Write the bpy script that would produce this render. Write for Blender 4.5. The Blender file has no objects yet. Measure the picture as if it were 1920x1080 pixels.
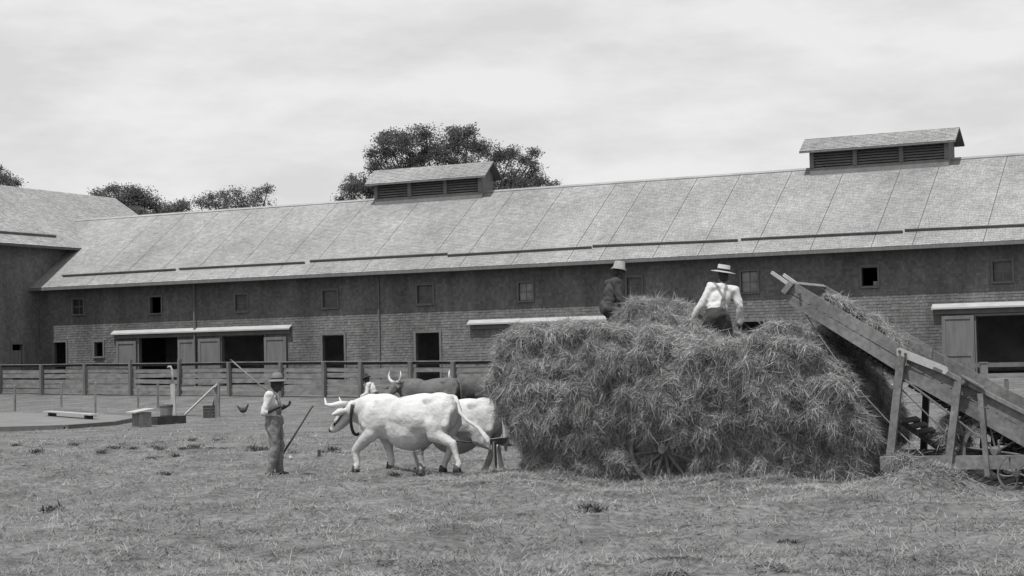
import bpy, math, random
import numpy as np
from mathutils import Vector, Matrix
from mathutils.bvhtree import BVHTree

rng = np.random.default_rng(7)
random.seed(7)
SC = bpy.context.scene
COL = SC.collection
R = math.radians

# ------------------------------------------------------------------ camera
FPX, PITCH, ROLL = 3207.7, 0.0406635, -0.0221127
CAM = np.array([0.0, 0.0, 2.0])


def _basis():
    f = np.array([0, math.cos(PITCH), math.sin(PITCH)]); r = np.array([1.0, 0, 0]); u = np.cross(r, f)
    c, s = math.cos(ROLL), math.sin(ROLL)
    return r * c + u * s, u * c - r * s, f


CR, CU, CF = _basis()
cd = bpy.data.cameras.new('camera'); cam = bpy.data.objects.new('camera', cd); COL.objects.link(cam)
cd.sensor_width = 36.0; cd.lens = FPX / 1920 * 36.0; cd.clip_start = 0.5; cd.clip_end = 8000
cam.matrix_world = Matrix(((CR[0], CU[0], -CF[0], CAM[0]), (CR[1], CU[1], -CF[1], CAM[1]), (CR[2], CU[2], -CF[2], CAM[2]), (0, 0, 0, 1)))
SC.camera = cam

# ------------------------------------------------------------------ light
AZ = R(26.15)
U = np.array([math.cos(AZ), -math.sin(AZ), 0.0])      # along the barn front, to the right and nearer
N = np.array([math.sin(AZ), math.cos(AZ), 0.0])       # into the barn
ELEV = R(66)
SUNH = -N * math.cos(R(6)) - U * math.sin(R(6))
SUN = SUNH * math.cos(ELEV) + np.array([0, 0, math.sin(ELEV)])
ld = bpy.data.lights.new('sun', 'SUN'); ld.energy = 4.2; ld.angle = R(0.6); ld.color = (1.0, 0.992, 0.98)
sun = bpy.data.objects.new('sun', ld); COL.objects.link(sun)
sun.rotation_euler = Vector(SUN).to_track_quat('Z', 'Y').to_euler()
sun.location = (0, 0, 60)

W = bpy.data.worlds.new('World'); SC.world = W; W.use_nodes = True
nt = W.node_tree; nt.nodes.clear()
wo = nt.nodes.new('ShaderNodeOutputWorld'); bg = nt.nodes.new('ShaderNodeBackground'); bg.inputs[1].default_value = 0.1
sky = nt.nodes.new('ShaderNodeTexSky'); sky.sky_type = 'NISHITA'; sky.sun_disc = False
sky.sun_elevation = ELEV; sky.sun_rotation = math.atan2(SUN[0], SUN[1])
bw = nt.nodes.new('ShaderNodeRGBToBW'); nt.links.new(sky.outputs[0], bw.inputs[0])
tc = nt.nodes.new('ShaderNodeTexCoord'); mp = nt.nodes.new('ShaderNodeMapping'); mp.inputs['Scale'].default_value = (1.0, 1.0, 3.2)
nt.links.new(tc.outputs['Generated'], mp.inputs[0])
nz = nt.nodes.new('ShaderNodeTexNoise'); nz.inputs['Scale'].default_value = 8.5; nz.inputs['Detail'].default_value = 7; nz.inputs['Roughness'].default_value = 0.55
nt.links.new(mp.outputs[0], nz.inputs[0])
cr = nt.nodes.new('ShaderNodeValToRGB'); cr.color_ramp.elements[0].position = 0.36; cr.color_ramp.elements[1].position = 0.6
cr.color_ramp.elements[0].color = (7.2, 7.18, 7.23, 1); cr.color_ramp.elements[1].color = (8.7, 8.69, 8.73, 1)
nt.links.new(nz.outputs[0], cr.inputs[0])
mx = nt.nodes.new('ShaderNodeMixRGB'); mx.inputs[0].default_value = 0.93
nt.links.new(bw.outputs[0], mx.inputs[1]); nt.links.new(cr.outputs[0], mx.inputs[2])
nt.links.new(mx.outputs[0], bg.inputs[0]); nt.links.new(bg.outputs[0], wo.inputs[0])
SC.view_settings.view_transform = 'Standard'; SC.view_settings.look = 'None'
SC.view_settings.exposure = 0; SC.view_settings.gamma = 1; SC.view_settings.use_curve_mapping = False
SC.render.engine = 'CYCLES'; SC.cycles.max_bounces = 6


# ------------------------------------------------------------------ measuring: pixel of the photograph -> place in the world
def ray(px, py):
    return CF + CR * (px - 960) / FPX + CU * (540 - py) / FPX


def at(px, py, D):
    d = ray(px, py); return CAM + d * (D / d[1])


def onz(px, py, z=0.0):
    d = ray(px, py); return CAM + d * ((z - CAM[2]) / d[2])


def onplane(px, py, P0, nr):
    d = ray(px, py); return CAM + d * (np.dot(np.asarray(P0) - CAM, nr) / np.dot(d, nr))


def sstep(a, b, x):
    t = np.clip((x - a) / (b - a), 0, 1); return t * t * (3 - 2 * t)


# barn frame
W0 = at(795, 600, 95.0); W0[2] = 0


def bp(t, w, z):
    return W0 + U * t + N * w + np.array([0, 0, z])


def wallpt(px, py, w=0.0):
    P = onplane(px, py, W0 + N * w, N); return np.dot(P - W0, U), P[2]


# train frame (wagon, oxen and loader stand in one line parallel with the barn)
T0 = onz(1240, 893, 0.0)


def tp(s, w, z):
    return T0 + U * s + N * w + np.array([0, 0, z])


def trainpt(px, py, w=0.0):
    P = onplane(px, py, T0 + N * w, N); return np.dot(P - T0, U), P[2]


# ------------------------------------------------------------------ ground height
_tab = rng.random((257, 257))


def vnoise(x, y):
    xi = np.floor(x).astype(int); yi = np.floor(y).astype(int); fx = x - xi; fy = y - yi
    fx = fx * fx * (3 - 2 * fx); fy = fy * fy * (3 - 2 * fy)
    a = _tab[xi % 256, yi % 256]; b = _tab[(xi + 1) % 256, yi % 256]; c = _tab[xi % 256, (yi + 1) % 256]; d = _tab[(xi + 1) % 256, (yi + 1) % 256]
    return (a * (1 - fx) + b * fx) * (1 - fy) + (c * (1 - fx) + d * fx) * fy - 0.5


MOUNDS = [(1060, 893, .09, .9), (1190, 893, .13, .55), (1330, 900, .08, .6), (1440, 905, .06, .8), (1690, 915, .10, .5), (1775, 915, .36, .60), (1610, 905, .03, .5), (1900, 918, -.16, .7)]
MPTS = []
for (mx_, my_, mh, mr) in MOUNDS:
    p = onz(mx_, my_, 0); p = p - N * 0.25; MPTS.append((p[0], p[1], mh, mr))


def gz(x, y):
    x = np.asarray(x, float); y = np.asarray(y, float)
    dist = (x - W0[0]) * N[0] + (y - W0[1]) * N[1]
    z = 0.7 * sstep(-32, -3, dist)
    near = 1 - sstep(38, 55, y)
    z = z + near * (0.16 * vnoise(x * .45 + 3, y * .45) + 0.17 * vnoise(x * 1.3, y * 1.3 + 9) + 0.11 * vnoise(x * 3.1 + 5, y * 3.1)) * 0.75
    z = z + (1 - near) * 0.06 * vnoise(x * .5, y * .5)
    for (a, b, h, r) in MPTS:
        z = z + h * np.exp(-((x - a) ** 2 + (y - b) ** 2) / (r * r))
    return z


# ------------------------------------------------------------------ mesh helpers
class MB:
    def __init__(s): s.v = []; s.f = []

    def add(s, vs, fs):
        o = len(s.v); s.v += [tuple(map(float, p)) for p in vs]; s.f += [tuple(i + o for i in f) for f in fs]; return s

    def obox(s, c, ax, ay, az):          # centre and three half axes
        c, ax, ay, az = map(np.asarray, (c, ax, ay, az))
        vs = [c + i * ax + j * ay + k * az for i in (-1, 1) for j in (-1, 1) for k in (-1, 1)]
        fs = [(0, 1, 3, 2), (4, 6, 7, 5), (0, 4, 5, 1), (2, 3, 7, 6), (0, 2, 6, 4), (1, 5, 7, 3)]
        if np.dot(np.cross(ax, ay), az) < 0: fs = [f[::-1] for f in fs]
        return s.add(vs, fs)

    def beam(s, p0, p1, wside, hup, up=(0, 0, 1)):
        p0, p1 = np.asarray(p0, float), np.asarray(p1, float); d = p1 - p0; L = np.linalg.norm(d); d = d / L
        up = np.asarray(up, float); sd = np.cross(d, up); sd /= np.linalg.norm(sd); up = np.cross(sd, d)
        return s.obox((p0 + p1) / 2, d * L / 2, sd * wside / 2, up * hup / 2)

    def tube(s, pts, rads, n=8, cap=True):
        pts = [np.asarray(p, float) for p in pts]
        if not hasattr(rads, '__len__'): rads = [rads] * len(pts)
        rings = []; ref = np.array([0.13, 0.31, 0.94])
        for i, p in enumerate(pts):
            d = pts[min(i + 1, len(pts) - 1)] - pts[max(i - 1, 0)]; d = d / (np.linalg.norm(d) + 1e-9)
            a = np.cross(d, ref)
            if np.linalg.norm(a) < .1: a = np.cross(d, np.array([1.0, 0, 0]))
            a /= np.linalg.norm(a); b = np.cross(d, a)
            rings.append([p + rads[i] * (a * math.cos(2 * math.pi * k / n) + b * math.sin(2 * math.pi * k / n)) for k in range(n)])
        vs = [q for r_ in rings for q in r_]; fs = []
        for i in range(len(pts) - 1):
            for k in range(n):
                k2 = (k + 1) % n; fs.append((i * n + k, i * n + k2, (i + 1) * n + k2, (i + 1) * n + k))
        if cap:
            fs.append(tuple(range(n))[::-1]); fs.append(tuple((len(pts) - 1) * n + k for k in range(n)))
        return s.add(vs, fs)

    def lathe(s, prof, c=(0, 0, 0), axis=None, n=20):
        c = np.asarray(c, float)
        if axis is None: ex, ey, ez = np.eye(3)
        else:
            ez = np.asarray(axis, float); ez /= np.linalg.norm(ez); ex = np.cross(ez, [0.2, 0.9, 0.1]); ex /= np.linalg.norm(ex); ey = np.cross(ez, ex)
        vs = []; fs = []
        for (r_, z_) in prof:
            for k in range(n):
                a = 2 * math.pi * k / n; vs.append(c + ez * z_ + r_ * (ex * math.cos(a) + ey * math.sin(a)))
        for i in range(len(prof) - 1):
            for k in range(n):
                k2 = (k + 1) % n; fs.append((i * n + k, i * n + k2, (i + 1) * n + k2, (i + 1) * n + k))
        return s.add(vs, fs)

    def prism(s, poly, ext):             # polygon of world points extruded by the vector ext
        ext = np.asarray(ext, float); n = len(poly); vs = [np.asarray(p, float) for p in poly] + [np.asarray(p, float) + ext for p in poly]
        fs = [tuple(range(n)), tuple(range(2 * n - 1, n - 1, -1))] + [(i, i + n, (i + 1) % n + n, (i + 1) % n) for i in range(n)]
        return s.add(vs, fs)


def mesh_np(name, V, F):
    V = np.asarray(V, np.float32); F = np.asarray(F, np.int32)
    me = bpy.data.meshes.new(name); k = F.shape[1]
    me.vertices.add(len(V)); me.vertices.foreach_set('co', V.ravel())
    me.loops.add(F.size); me.loops.foreach_set('vertex_index', F.ravel())
    me.polygons.add(len(F)); me.polygons.foreach_set('loop_start', np.arange(0, F.size, k, dtype=np.int32))
    me.polygons.foreach_set('loop_total', np.full(len(F), k, np.int32)); me.update(calc_edges=True)
    return me


def empty(name, loc, rz=0.0):
    o = bpy.data.objects.new(name, None); COL.objects.link(o); o.location = tuple(map(float, loc)); o.rotation_euler = (0, 0, rz); o.empty_display_size = .2
    return o


def rootloc(o):
    while o.parent: o = o.parent
    return np.array(o.location)


def link(name, me, mat, parent=None, smooth=False):
    o = bpy.data.objects.new(name, me); COL.objects.link(o); me.materials.clear()
    for m in (mat if isinstance(mat, (list, tuple)) else [mat]): me.materials.append(m)
    if parent: o.parent = parent
    me.polygons.foreach_set('use_smooth', np.full(len(me.polygons), bool(smooth)))
    return o


def obj(name, mb, mat, parent=None, local=False, smooth=False):
    me = bpy.data.meshes.new(name); vs = mb.v
    if parent is not None and not local:
        L = rootloc(parent); vs = [(a - L[0], b - L[1], c - L[2]) for a, b, c in vs]
    me.from_pydata(vs, [], mb.f); me.update()
    return link(name, me, mat, parent, smooth)


def objnp(name, V, F, mat, parent=None, smooth=False):
    V = np.asarray(V, float)
    if parent is not None: V = V - rootloc(parent)
    return link(name, mesh_np(name, V, F), mat, parent, smooth)


def thing(o, label, cat, group=None):
    o['label'] = label; o['category'] = cat
    if group: o['group'] = group
    return o


def kind(o, k): o['kind'] = k; return o


# ------------------------------------------------------------------ materials (grey: the photograph is black and white)
def mat(name, base, var=0.25, scale=6.0, rough=0.85, island=0.0, stretch=(1, 1, 1), bump=0.0, fine=0.0, translucent=0.0, spec=0.2, patch=None):
    m = bpy.data.materials.new(name); m.use_nodes = True; t = m.node_tree; nd = t.nodes; nd.clear()
    out = nd.new('ShaderNodeOutputMaterial'); p = nd.new('ShaderNodeBsdfPrincipled')
    p.inputs['Roughness'].default_value = rough; p.inputs['Specular IOR Level'].default_value = spec
    co = nd.new('ShaderNodeTexCoord'); mpn = nd.new('ShaderNodeMapping'); mpn.inputs['Scale'].default_value = stretch
    t.links.new(co.outputs['Object'], mpn.inputs[0])
    n1 = nd.new('ShaderNodeTexNoise'); n1.inputs['Scale'].default_value = scale; n1.inputs['Detail'].default_value = 6; n1.inputs['Roughness'].default_value = .6
    t.links.new(mpn.outputs[0], n1.inputs[0])
    mr = nd.new('ShaderNodeMapRange'); mr.inputs[1].default_value = .3; mr.inputs[2].default_value = .7
    mr.inputs[3].default_value = base * (1 - var); mr.inputs[4].default_value = base * (1 + var); t.links.new(n1.outputs[0], mr.inputs[0])
    val = mr.outputs[0]

    def mul(a, b):
        q = nd.new('ShaderNodeMath'); q.operation = 'MULTIPLY'; t.links.new(a, q.inputs[0]); t.links.new(b, q.inputs[1]); return q.outputs[0]
    if fine:
        n2 = nd.new('ShaderNodeTexNoise'); n2.inputs['Scale'].default_value = scale * 9; n2.inputs['Detail'].default_value = 4; t.links.new(mpn.outputs[0], n2.inputs[0])
        m2 = nd.new('ShaderNodeMapRange'); m2.inputs[1].default_value = .3; m2.inputs[2].default_value = .7; m2.inputs[3].default_value = 1 - fine; m2.inputs[4].default_value = 1 + fine
        t.links.new(n2.outputs[0], m2.inputs[0]); val = mul(val, m2.outputs[0])
    if island:
        g = nd.new('ShaderNodeNewGeometry'); m3 = nd.new('ShaderNodeMapRange'); m3.inputs[3].default_value = 1 - island; m3.inputs[4].default_value = 1 + island
        t.links.new(g.outputs['Random Per Island'], m3.inputs[0]); val = mul(val, m3.outputs[0])
    if patch:                            # second coat colour in large patches
        n4 = nd.new('ShaderNodeTexNoise'); n4.inputs['Scale'].default_value = patch[1]; n4.inputs['Detail'].default_value = 2; t.links.new(co.outputs['Object'], n4.inputs[0])
        m4 = nd.new('ShaderNodeMapRange'); m4.inputs[1].default_value = patch[2]; m4.inputs[2].default_value = patch[2] + patch[3]; m4.inputs[3].default_value = 1; m4.inputs[4].default_value = patch[0]
        sx = nd.new('ShaderNodeSeparateXYZ'); t.links.new(co.outputs['Object'], sx.inputs[0]); ma = nd.new('ShaderNodeMath'); ma.operation = 'MULTIPLY_ADD'
        ma.inputs[1].default_value = -patch[4]; ma.inputs[2].default_value = patch[4] * 1.22; t.links.new(sx.outputs['Z'], ma.inputs[0]); ad = nd.new('ShaderNodeMath'); ad.operation = 'ADD'
        t.links.new(ma.outputs[0], ad.inputs[0]); t.links.new(n4.outputs[0], ad.inputs[1]); t.links.new(ad.outputs[0], m4.inputs[0]); val = mul(val, m4.outputs[0])
    cb = nd.new('ShaderNodeCombineColor')
    for i in range(3): t.links.new(val, cb.inputs[i])
    t.links.new(cb.outputs[0], p.inputs['Base Color'])
    if bump:
        b = nd.new('ShaderNodeBump'); b.inputs['Strength'].default_value = bump; b.inputs['Distance'].default_value = .02; t.links.new((n2 if fine else n1).outputs[0], b.inputs['Height']); t.links.new(b.outputs[0], p.inputs['Normal'])
    if translucent:
        tr = nd.new('ShaderNodeBsdfTranslucent'); t.links.new(cb.outputs[0], tr.inputs[0]); ms = nd.new('ShaderNodeMixShader'); ms.inputs[0].default_value = translucent
        t.links.new(p.outputs[0], ms.inputs[1]); t.links.new(tr.outputs[0], ms.inputs[2]); t.links.new(ms.outputs[0], out.inputs[0])
    else: t.links.new(p.outputs[0], out.inputs[0])
    return m


M = dict(
    ground=mat('mown_grass_soil', .12, .38, .9, fine=.4, bump=.4),
    grass=mat('dry_grass', .235, .45, .6, fine=.32, island=.3, translucent=.25),
    cuthay=mat('cut_hay', .34, .3, .9, fine=.25, island=.3, translucent=.25),
    weed=mat('weed_leaf', .085, .3, 3, island=.3, translucent=.2),
    pad=mat('pale_concrete', .165, .15, .8, fine=.1),
    kerb=mat('kerb_stone', .12, .2, 2),
    wallb=mat('wall_boards', .08, .2, 2),
    wshing=mat('wall_shingles', .128, .3, .7, island=.17, fine=.1, stretch=(1, 1, .28)),
    rshing=mat('roof_shingles', .262, .2, .22, island=.11, fine=.1),
    wroof=mat('wing_roof_shingles', .31, .12, .5, island=.12, fine=.08),
    under=mat('roof_underlay', .10, .2, 2),
    trim=mat('red_brown_trim', .14, .2, 2, stretch=(3, 3, .5)),
    paletrim=mat('pale_weathered_board', .37, .15, 1.5, stretch=(1, 1, 6)),
    gutter=mat('dark_gutter_board', .12, .2, 2),
    door=mat('weathered_door_boards', .14, .2, 1.2, stretch=(4, 4, .5)),
    inner=mat('whitewashed_interior', .6, .3, .7),
    straw=mat('stable_floor', .3, .3, 1),
    louvre=mat('louvre_boards', .17, .2, 2),
    glass=mat('window_glass', .03, .3, 2, rough=.12, spec=.6),
    paleglass=mat('pale_sky_glass', .22, .35, 2.5, rough=.5),  # sky reflection of the brighter panes put into a pale base colour
    dimglass=mat('grey_glass', .10, .3, 2.5, rough=.4),  # mid grey pane, lighter than the plain window glass
    fence=mat('fence_boards', .175, .34, .9, stretch=(2, 2, 6), island=.2),
    fencepost=mat('fence_posts', .13, .25, 2, stretch=(4, 4, .6)),
    pale=mat('bleached_wood', .36, .2, 3, stretch=(4, 4, .7)),
    darkwood=mat('dark_wet_and_shaded_wood', .055, .3, 3),
    wood=mat('grey_wood', .17, .3, 2.5, stretch=(4, 4, 1), fine=.15),
    machine=mat('loader_boards', .155, .32, 1.6, fine=.25),
    machineback=mat('loader_slats', .09, .25, 2.0, fine=.15),
    wheelwood=mat('wheel_wood', .10, .3, 4, fine=.15),
    felt2=mat('brown_felt_hat', .16, .2, 8),
    machpale=mat('loader_hinge_bar', .36, .15, 4, fine=.1),
    iron=mat('rusty_iron', .075, .3, 8, rough=.6),
    ironpale=mat('worn_iron', .13, .25, 8, rough=.55),
    hay=mat('hay_strands', .335, .28, 1.6, island=.5, translucent=.2),
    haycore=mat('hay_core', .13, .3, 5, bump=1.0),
    leaf=mat('tree_leaves', .125, .3, .4, island=.3, translucent=.35),
    bark=mat('tree_bark', .06, .3, 2),
    oxwhite=mat('white_ox_hide', .51, .2, 1.6, rough=.8, fine=.07, bump=.8),
    oxmate=mat('white_ox_hide_dusty', .46, .22, 1.6, rough=.8, fine=.07, bump=.8),
    oxdark=mat('brown_ox_hide', .115, .2, 2.2, rough=.75, patch=(.35, 1.6, .62, .10, .55)),
    oxdark2=mat('dark_brown_ox_hide', .08, .25, 2.2, rough=.75, patch=(.45, 1.6, .55, .12, .55)),
    horn=mat('pale_horn', .5, .15, 6, rough=.5),
    hoof=mat('dark_hoof', .06, .2, 6, rough=.6),
    skind=mat('dark_skin', .045, .15, 6, rough=.6),
    skin=mat('tanned_skin', .10, .15, 6, rough=.6),
    shirt=mat('white_cotton', .52, .15, 5, rough=.9, bump=.7),
    shirtdark=mat('dark_cotton', .05, .25, 6, rough=.9, bump=.6),
    denim=mat('faded_denim', .17, .5, 7, rough=.9, bump=.9),
    trousers=mat('dark_trousers', .055, .35, 6, rough=.9, bump=.8),
    braces=mat('grey_braces', .20, .15, 6),
    straw_hat=mat('straw_hat', .36, .15, 20, fine=.1),
    felt=mat('pale_felt_hat', .27, .2, 8),
    black=mat('black_felt', .035, .2, 8),
    leather=mat('dark_leather', .03, .2, 8, rough=.5),
    hen=mat('dark_feathers', .05, .3, 30),
    stone=mat('white_stone', .45, .1, 10),
)


# ------------------------------------------------------------------ ground
def build_ground():
    def axis(a, b, step, far, g=1.28):
        c = list(np.arange(a, b + 1e-6, step)); d = step; lo = []; x = a
        while x > -far: d *= g; x -= d; lo.append(x)
        d = step; hi = []; x = c[-1]
        while x < far: d *= g; x += d; hi.append(x)
        return np.array(lo[::-1] + c + hi)
    xs = axis(-13, 13, .2, 4000); ys = np.concatenate([[-4000, -1500, -500, -150, -50, -15, 0, 6, 10], np.arange(13, 36, .2), np.arange(36, 75, .5), np.arange(75, 140, 1.5), [150, 165, 190, 240, 320, 500, 900, 1800, 4000]])
    X, Y = np.meshgrid(xs, ys); Z = gz(X, Y); V = np.stack([X, Y, Z], -1).reshape(-1, 3)
    nx, ny = len(xs), len(ys); i = np.arange(ny - 1)[:, None] * nx + np.arange(nx - 1)[None, :]
    F = np.stack([i, i + 1, i + nx + 1, i + nx], -1).reshape(-1, 4)
    kind(objnp('ground', V, F, M['ground'], smooth=True), 'structure')


build_ground()


def blades(P, dirs, L, Wd, up, bend, seg=2):
    """thin tapering strips: P roots, dirs unit growth directions, up bend direction"""
    n = len(P); sd = np.cross(dirs, up); sd /= (np.linalg.norm(sd, axis=1, keepdims=True) + 1e-9)
    vs = []; ks = np.linspace(0, 1, seg + 1)
    for k in ks:
        c = P + dirs * (L * k)[:, None] + up * (bend * L * k * k)[:, None]
        hw = (Wd * (1 - .85 * k) / 2)[:, None]; vs += [c - sd * hw, c + sd * hw]
    V = np.stack(vs, 1).reshape(-1, 3); m = 2 * (seg + 1); base = np.arange(n)[:, None] * m
    F = np.concatenate([base + np.array([2 * j, 2 * j + 1, 2 * j + 3, 2 * j + 2]) for j in range(seg)], 0)
    return V, F


def unit(a): return a / (np.linalg.norm(a, axis=-1, keepdims=True) + 1e-9)


def build_grass():
    n = 300000
    Y = 15 + (rng.random(n) ** 1.5) * 33; X = (rng.random(n) * 2 - 1) * (Y * .315 + .5)
    dens = vnoise(X * 1.1 + 40, Y * 1.1) + .6 * vnoise(X * 2.9, Y * 2.9 + 70)
    keep = rng.random(n) < np.clip(.68 + 1.35 * dens, .14, 1)
    dx = (X - T0[0]) * U[0] + (Y - T0[1]) * U[1]; dw = (X - T0[0]) * N[0] + (Y - T0[1]) * N[1]
    X, Y = X[keep], Y[keep]; n = len(X)
    P = np.stack([X, Y, gz(X, Y) - .01], 1)
    th = rng.random(n) * 2 * np.pi; tilt = np.abs(rng.normal(.0, .24, n)) + .06
    d = np.stack([np.cos(th) * np.cos(tilt), np.sin(th) * np.cos(tilt), np.sin(tilt)], 1)
    L = .06 + .16 * rng.random(n) ** 2; Wd = .0065 + .006 * rng.random(n) + .0002 * Y
    V, F = blades(P, d, L, Wd, np.tile([0, 0, 1.0], (n, 1)), -.25 + .4 * rng.random(n))
    n = 52000; Y = 38 + 47 * rng.random(n); X = (rng.random(n) * 2 - 1) * Y * .31
    keep = rng.random(n) < np.clip(.35 + 1.3 * vnoise(X * .5, Y * .5 + 30), .04, 1) * sstep(88, 40, Y); X, Y = X[keep], Y[keep]; n = len(X)
    th = rng.random(n) * 6.283; ti = .1 + .5 * rng.random(n); d = np.stack([np.cos(th) * np.cos(ti), np.sin(th) * np.cos(ti), np.sin(ti)], 1)
    V2, F2 = blades(np.stack([X, Y, gz(X, Y) - .01], 1), d, .08 + .16 * rng.random(n), .018 + .02 * rng.random(n), np.tile([0, 0, 1.0], (n, 1)), -.3 * rng.random(n))
    F = np.concatenate([F, F2 + len(V)]); V = np.concatenate([V, V2])
    o = kind(objnp('grass', V, F, M['grass']), 'stuff'); o['label'] = 'mown hay stubble and cut grass covering the field'


build_grass()

def build_cut_hay():
    n = 62000; s_ = -3.4 + 10.5 * rng.random(n); w_ = -.2 - np.abs(rng.normal(0, 1.0, n)) * 1.2; P = T0 + U * s_[:, None] + N * w_[:, None]
    keep = (vnoise(P[:, 0] * 1.7 + 11, P[:, 1] * 1.7) > -.22) & (np.abs(P[:, 0]) < P[:, 1] * .32) & ((s_ < 5.05) | (w_ < -1.6)); P = P[keep]; n = len(P); P[:, 2] = gz(P[:, 0], P[:, 1]) + .03 * rng.random(n)
    th = rng.random(n) * 2 * np.pi; ti = rng.normal(.08, .22, n); d = np.stack([np.cos(th) * np.cos(ti), np.sin(th) * np.cos(ti), np.sin(ti)], 1)
    V, F = blades(P, d, 0.06 + .18 * rng.random(n), .006 + .006 * rng.random(n), np.tile([0, 0, 1.0], (n, 1)), -.3 + .5 * rng.random(n))
    o = kind(objnp('cut_hay', V, F, M['cuthay']), 'stuff'); o['label'] = 'loose cut hay lying in low ridges in front of the wagon and loader'


build_cut_hay()

# pale pad at the left with its kerb
pz = .09
pl = [onz(-260, 776, pz), onz(-260, 810, pz), onz(0, 803, pz), onz(120, 799.5, pz), onz(205, 793.5, pz), onz(240, 787, pz), onz(255, 781, pz), onz(190, 776, pz), onz(0, 773, pz)]
pl = [np.array([p[0], p[1], pz]) for p in pl]
pad = MB().prism(pl, (0, 0, -.4)); kind(obj('concrete_pad', pad, M['pad']), 'structure')
kb = MB()
for i in range(1, 6):
    a, b = pl[i].copy(), pl[i + 1].copy(); d = unit(b - a); o_ = np.cross(d, [0, 0, 1]); kb.beam(a + o_ * .09 - np.array([0, 0, .08]), b + o_ * .09 - np.array([0, 0, .08]), .16, .26)
kind(obj('kerb', kb, M['kerb']), 'structure')


# ------------------------------------------------------------------ shingles
def shingles(fn, nrm, a0, a1, b0, b1, expo, wmin, wmax, th, holes=(), b_in=None, gap=.008):
    """fn(a,b)->world, courses along a, stacked along b.  Real little slabs: sloping face and butt edge."""
    Vs = []; nc = int(math.ceil((b1 - b0) / expo)); nrm = np.asarray(nrm, float)
    for j in range(nc):
        lo = b0 + j * expo; hi = min(lo + expo, b1 + .001); mid = (lo + hi) / 2; al, ah = (a0, a1) if b_in is None else b_in(mid)
        iv = [(al, ah)]
        for (h0, h1, g0, g1) in holes:
            if g0 < mid < g1:
                nv = []
                for (p, q) in iv:
                    if h1 <= p or h0 >= q: nv.append((p, q)); continue
                    if h0 > p: nv.append((p, h0))
                    if h1 < q: nv.append((h1, q))
                iv = nv
        for (p, q) in iv:
            if q - p < .02: continue
            k = max(1, int((q - p) / ((wmin + wmax) / 2))); w = wmin + (wmax - wmin) * rng.random(k); e = p + np.concatenate([[0], np.cumsum(w)]) * (q - p) / w.sum()
            x0 = e[:-1] + gap / 2; x1 = e[1:] - gap / 2; t = th * (.55 + .9 * rng.random(k)); jl = (rng.random(k) - .5) * .018
            o = np.ones(k)
            A0 = fn(x0, o * lo + jl); A1 = fn(x1, o * lo + jl); B0 = fn(x0, o * hi + .02); B1 = fn(x1, o * hi + .02)
            tn = t[:, None] * nrm
            Vs.append(np.stack([A0, A1, A1 + tn, A0 + tn, B1 + .002 * nrm, B0 + .002 * nrm], 1))
    V = np.concatenate(Vs, 0); n = len(V); base = np.arange(n)[:, None] * 6
    F = np.concatenate([base + np.array([0, 1, 2, 3]), base + np.array([3, 2, 4, 5])], 0)
    return V.reshape(-1, 3), F


# ------------------------------------------------------------------ barn
OV = .96; GB = .62
barn = empty('barn', bp(0, 0, GB)); thing(barn, 'long shingled barn with two roof ventilators and wide sliding doors behind the board fence', 'barn')
tL = wallpt(75, 600)[0]; tR = wallpt(2080, 600)[0]
eave = [wallpt(px, py, -OV) for px, py in ((70, 540), (560, 514.5), (1040, 493), (1560, 468), (1920, 449))]
ZE = float(np.mean([z for _, z in eave]))
TAN = math.tan(R(33.5))


def ridge_err(run):
    return sum((wallpt(px, py, run - OV)[1] - (ZE + run * TAN)) for px, py in ((360, 399.5), (930, 355), (1440, 321), (1800, 297)))


lo_, hi_ = 3.0, 14.0
for _ in range(50):
    md = (lo_ + hi_) / 2
    if ridge_err(md) * ridge_err(lo_) <= 0: hi_ = md
    else: lo_ = md
RUN = (lo_ + hi_) / 2; WR = RUN - OV; ZR = ZE + RUN * TAN
ZW = ZE + OV * TAN - .1
print('BARN', tL, tR, 'eaves', eave, 'ZE', ZE, 'RUN', RUN, 'ZR', ZR)


def rect(x0, x1, y0, y1, zmin=None):
    xm, ym = (x0 + x1) / 2, (y0 + y1) / 2
    a = wallpt(x0, ym)[0]; b = wallpt(x1, ym)[0]; zt = wallpt(xm, y0)[1]; zb = wallpt(xm, y1)[1] if zmin is None else zmin
    return (a, b, zb, zt)


UPPER = [((137, 157, 561, 589), 'glass'), ((282, 303, 557, 587), 'open'), ((442, 465, 552, 584), 'dimglass'), ((606, 633, 544, 577), 'dimglass'), ((783, 812, 535, 570), 'dimglass'),
         ((973, 999, 530, 564), 'paleglass'), ((1176, 1204, 519, 555), 'dimglass'), ((1390, 1421, 509, 548), 'paleglass'), ((1616, 1646, 500, 537), 'open'), ((1862, 1898, 489, 528), 'dimglass')]
upper = [(rect(*q), k) for q, k in UPPER]
lowwin = [(rect(178, 194, 641, 668), 'open'), (rect(1392, 1433, 603, 690), 'open'), (rect(1606, 1665, 601, 688), 'open')]
doors = [rect(98, 121, 642, 0, GB), rect(600, 640, 628, 0, GB), rect(774, 818, 624, 0, GB)]
bigs = [rect(257, 330, 632, 0, GB), rect(412, 492, 629, 0, GB), rect(1820, 1990, 590, 0, GB), rect(985, 1070, 614, 0, GB)]
holes = [r for r, _ in upper] + [r for r, _ in lowwin] + doors + bigs


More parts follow.
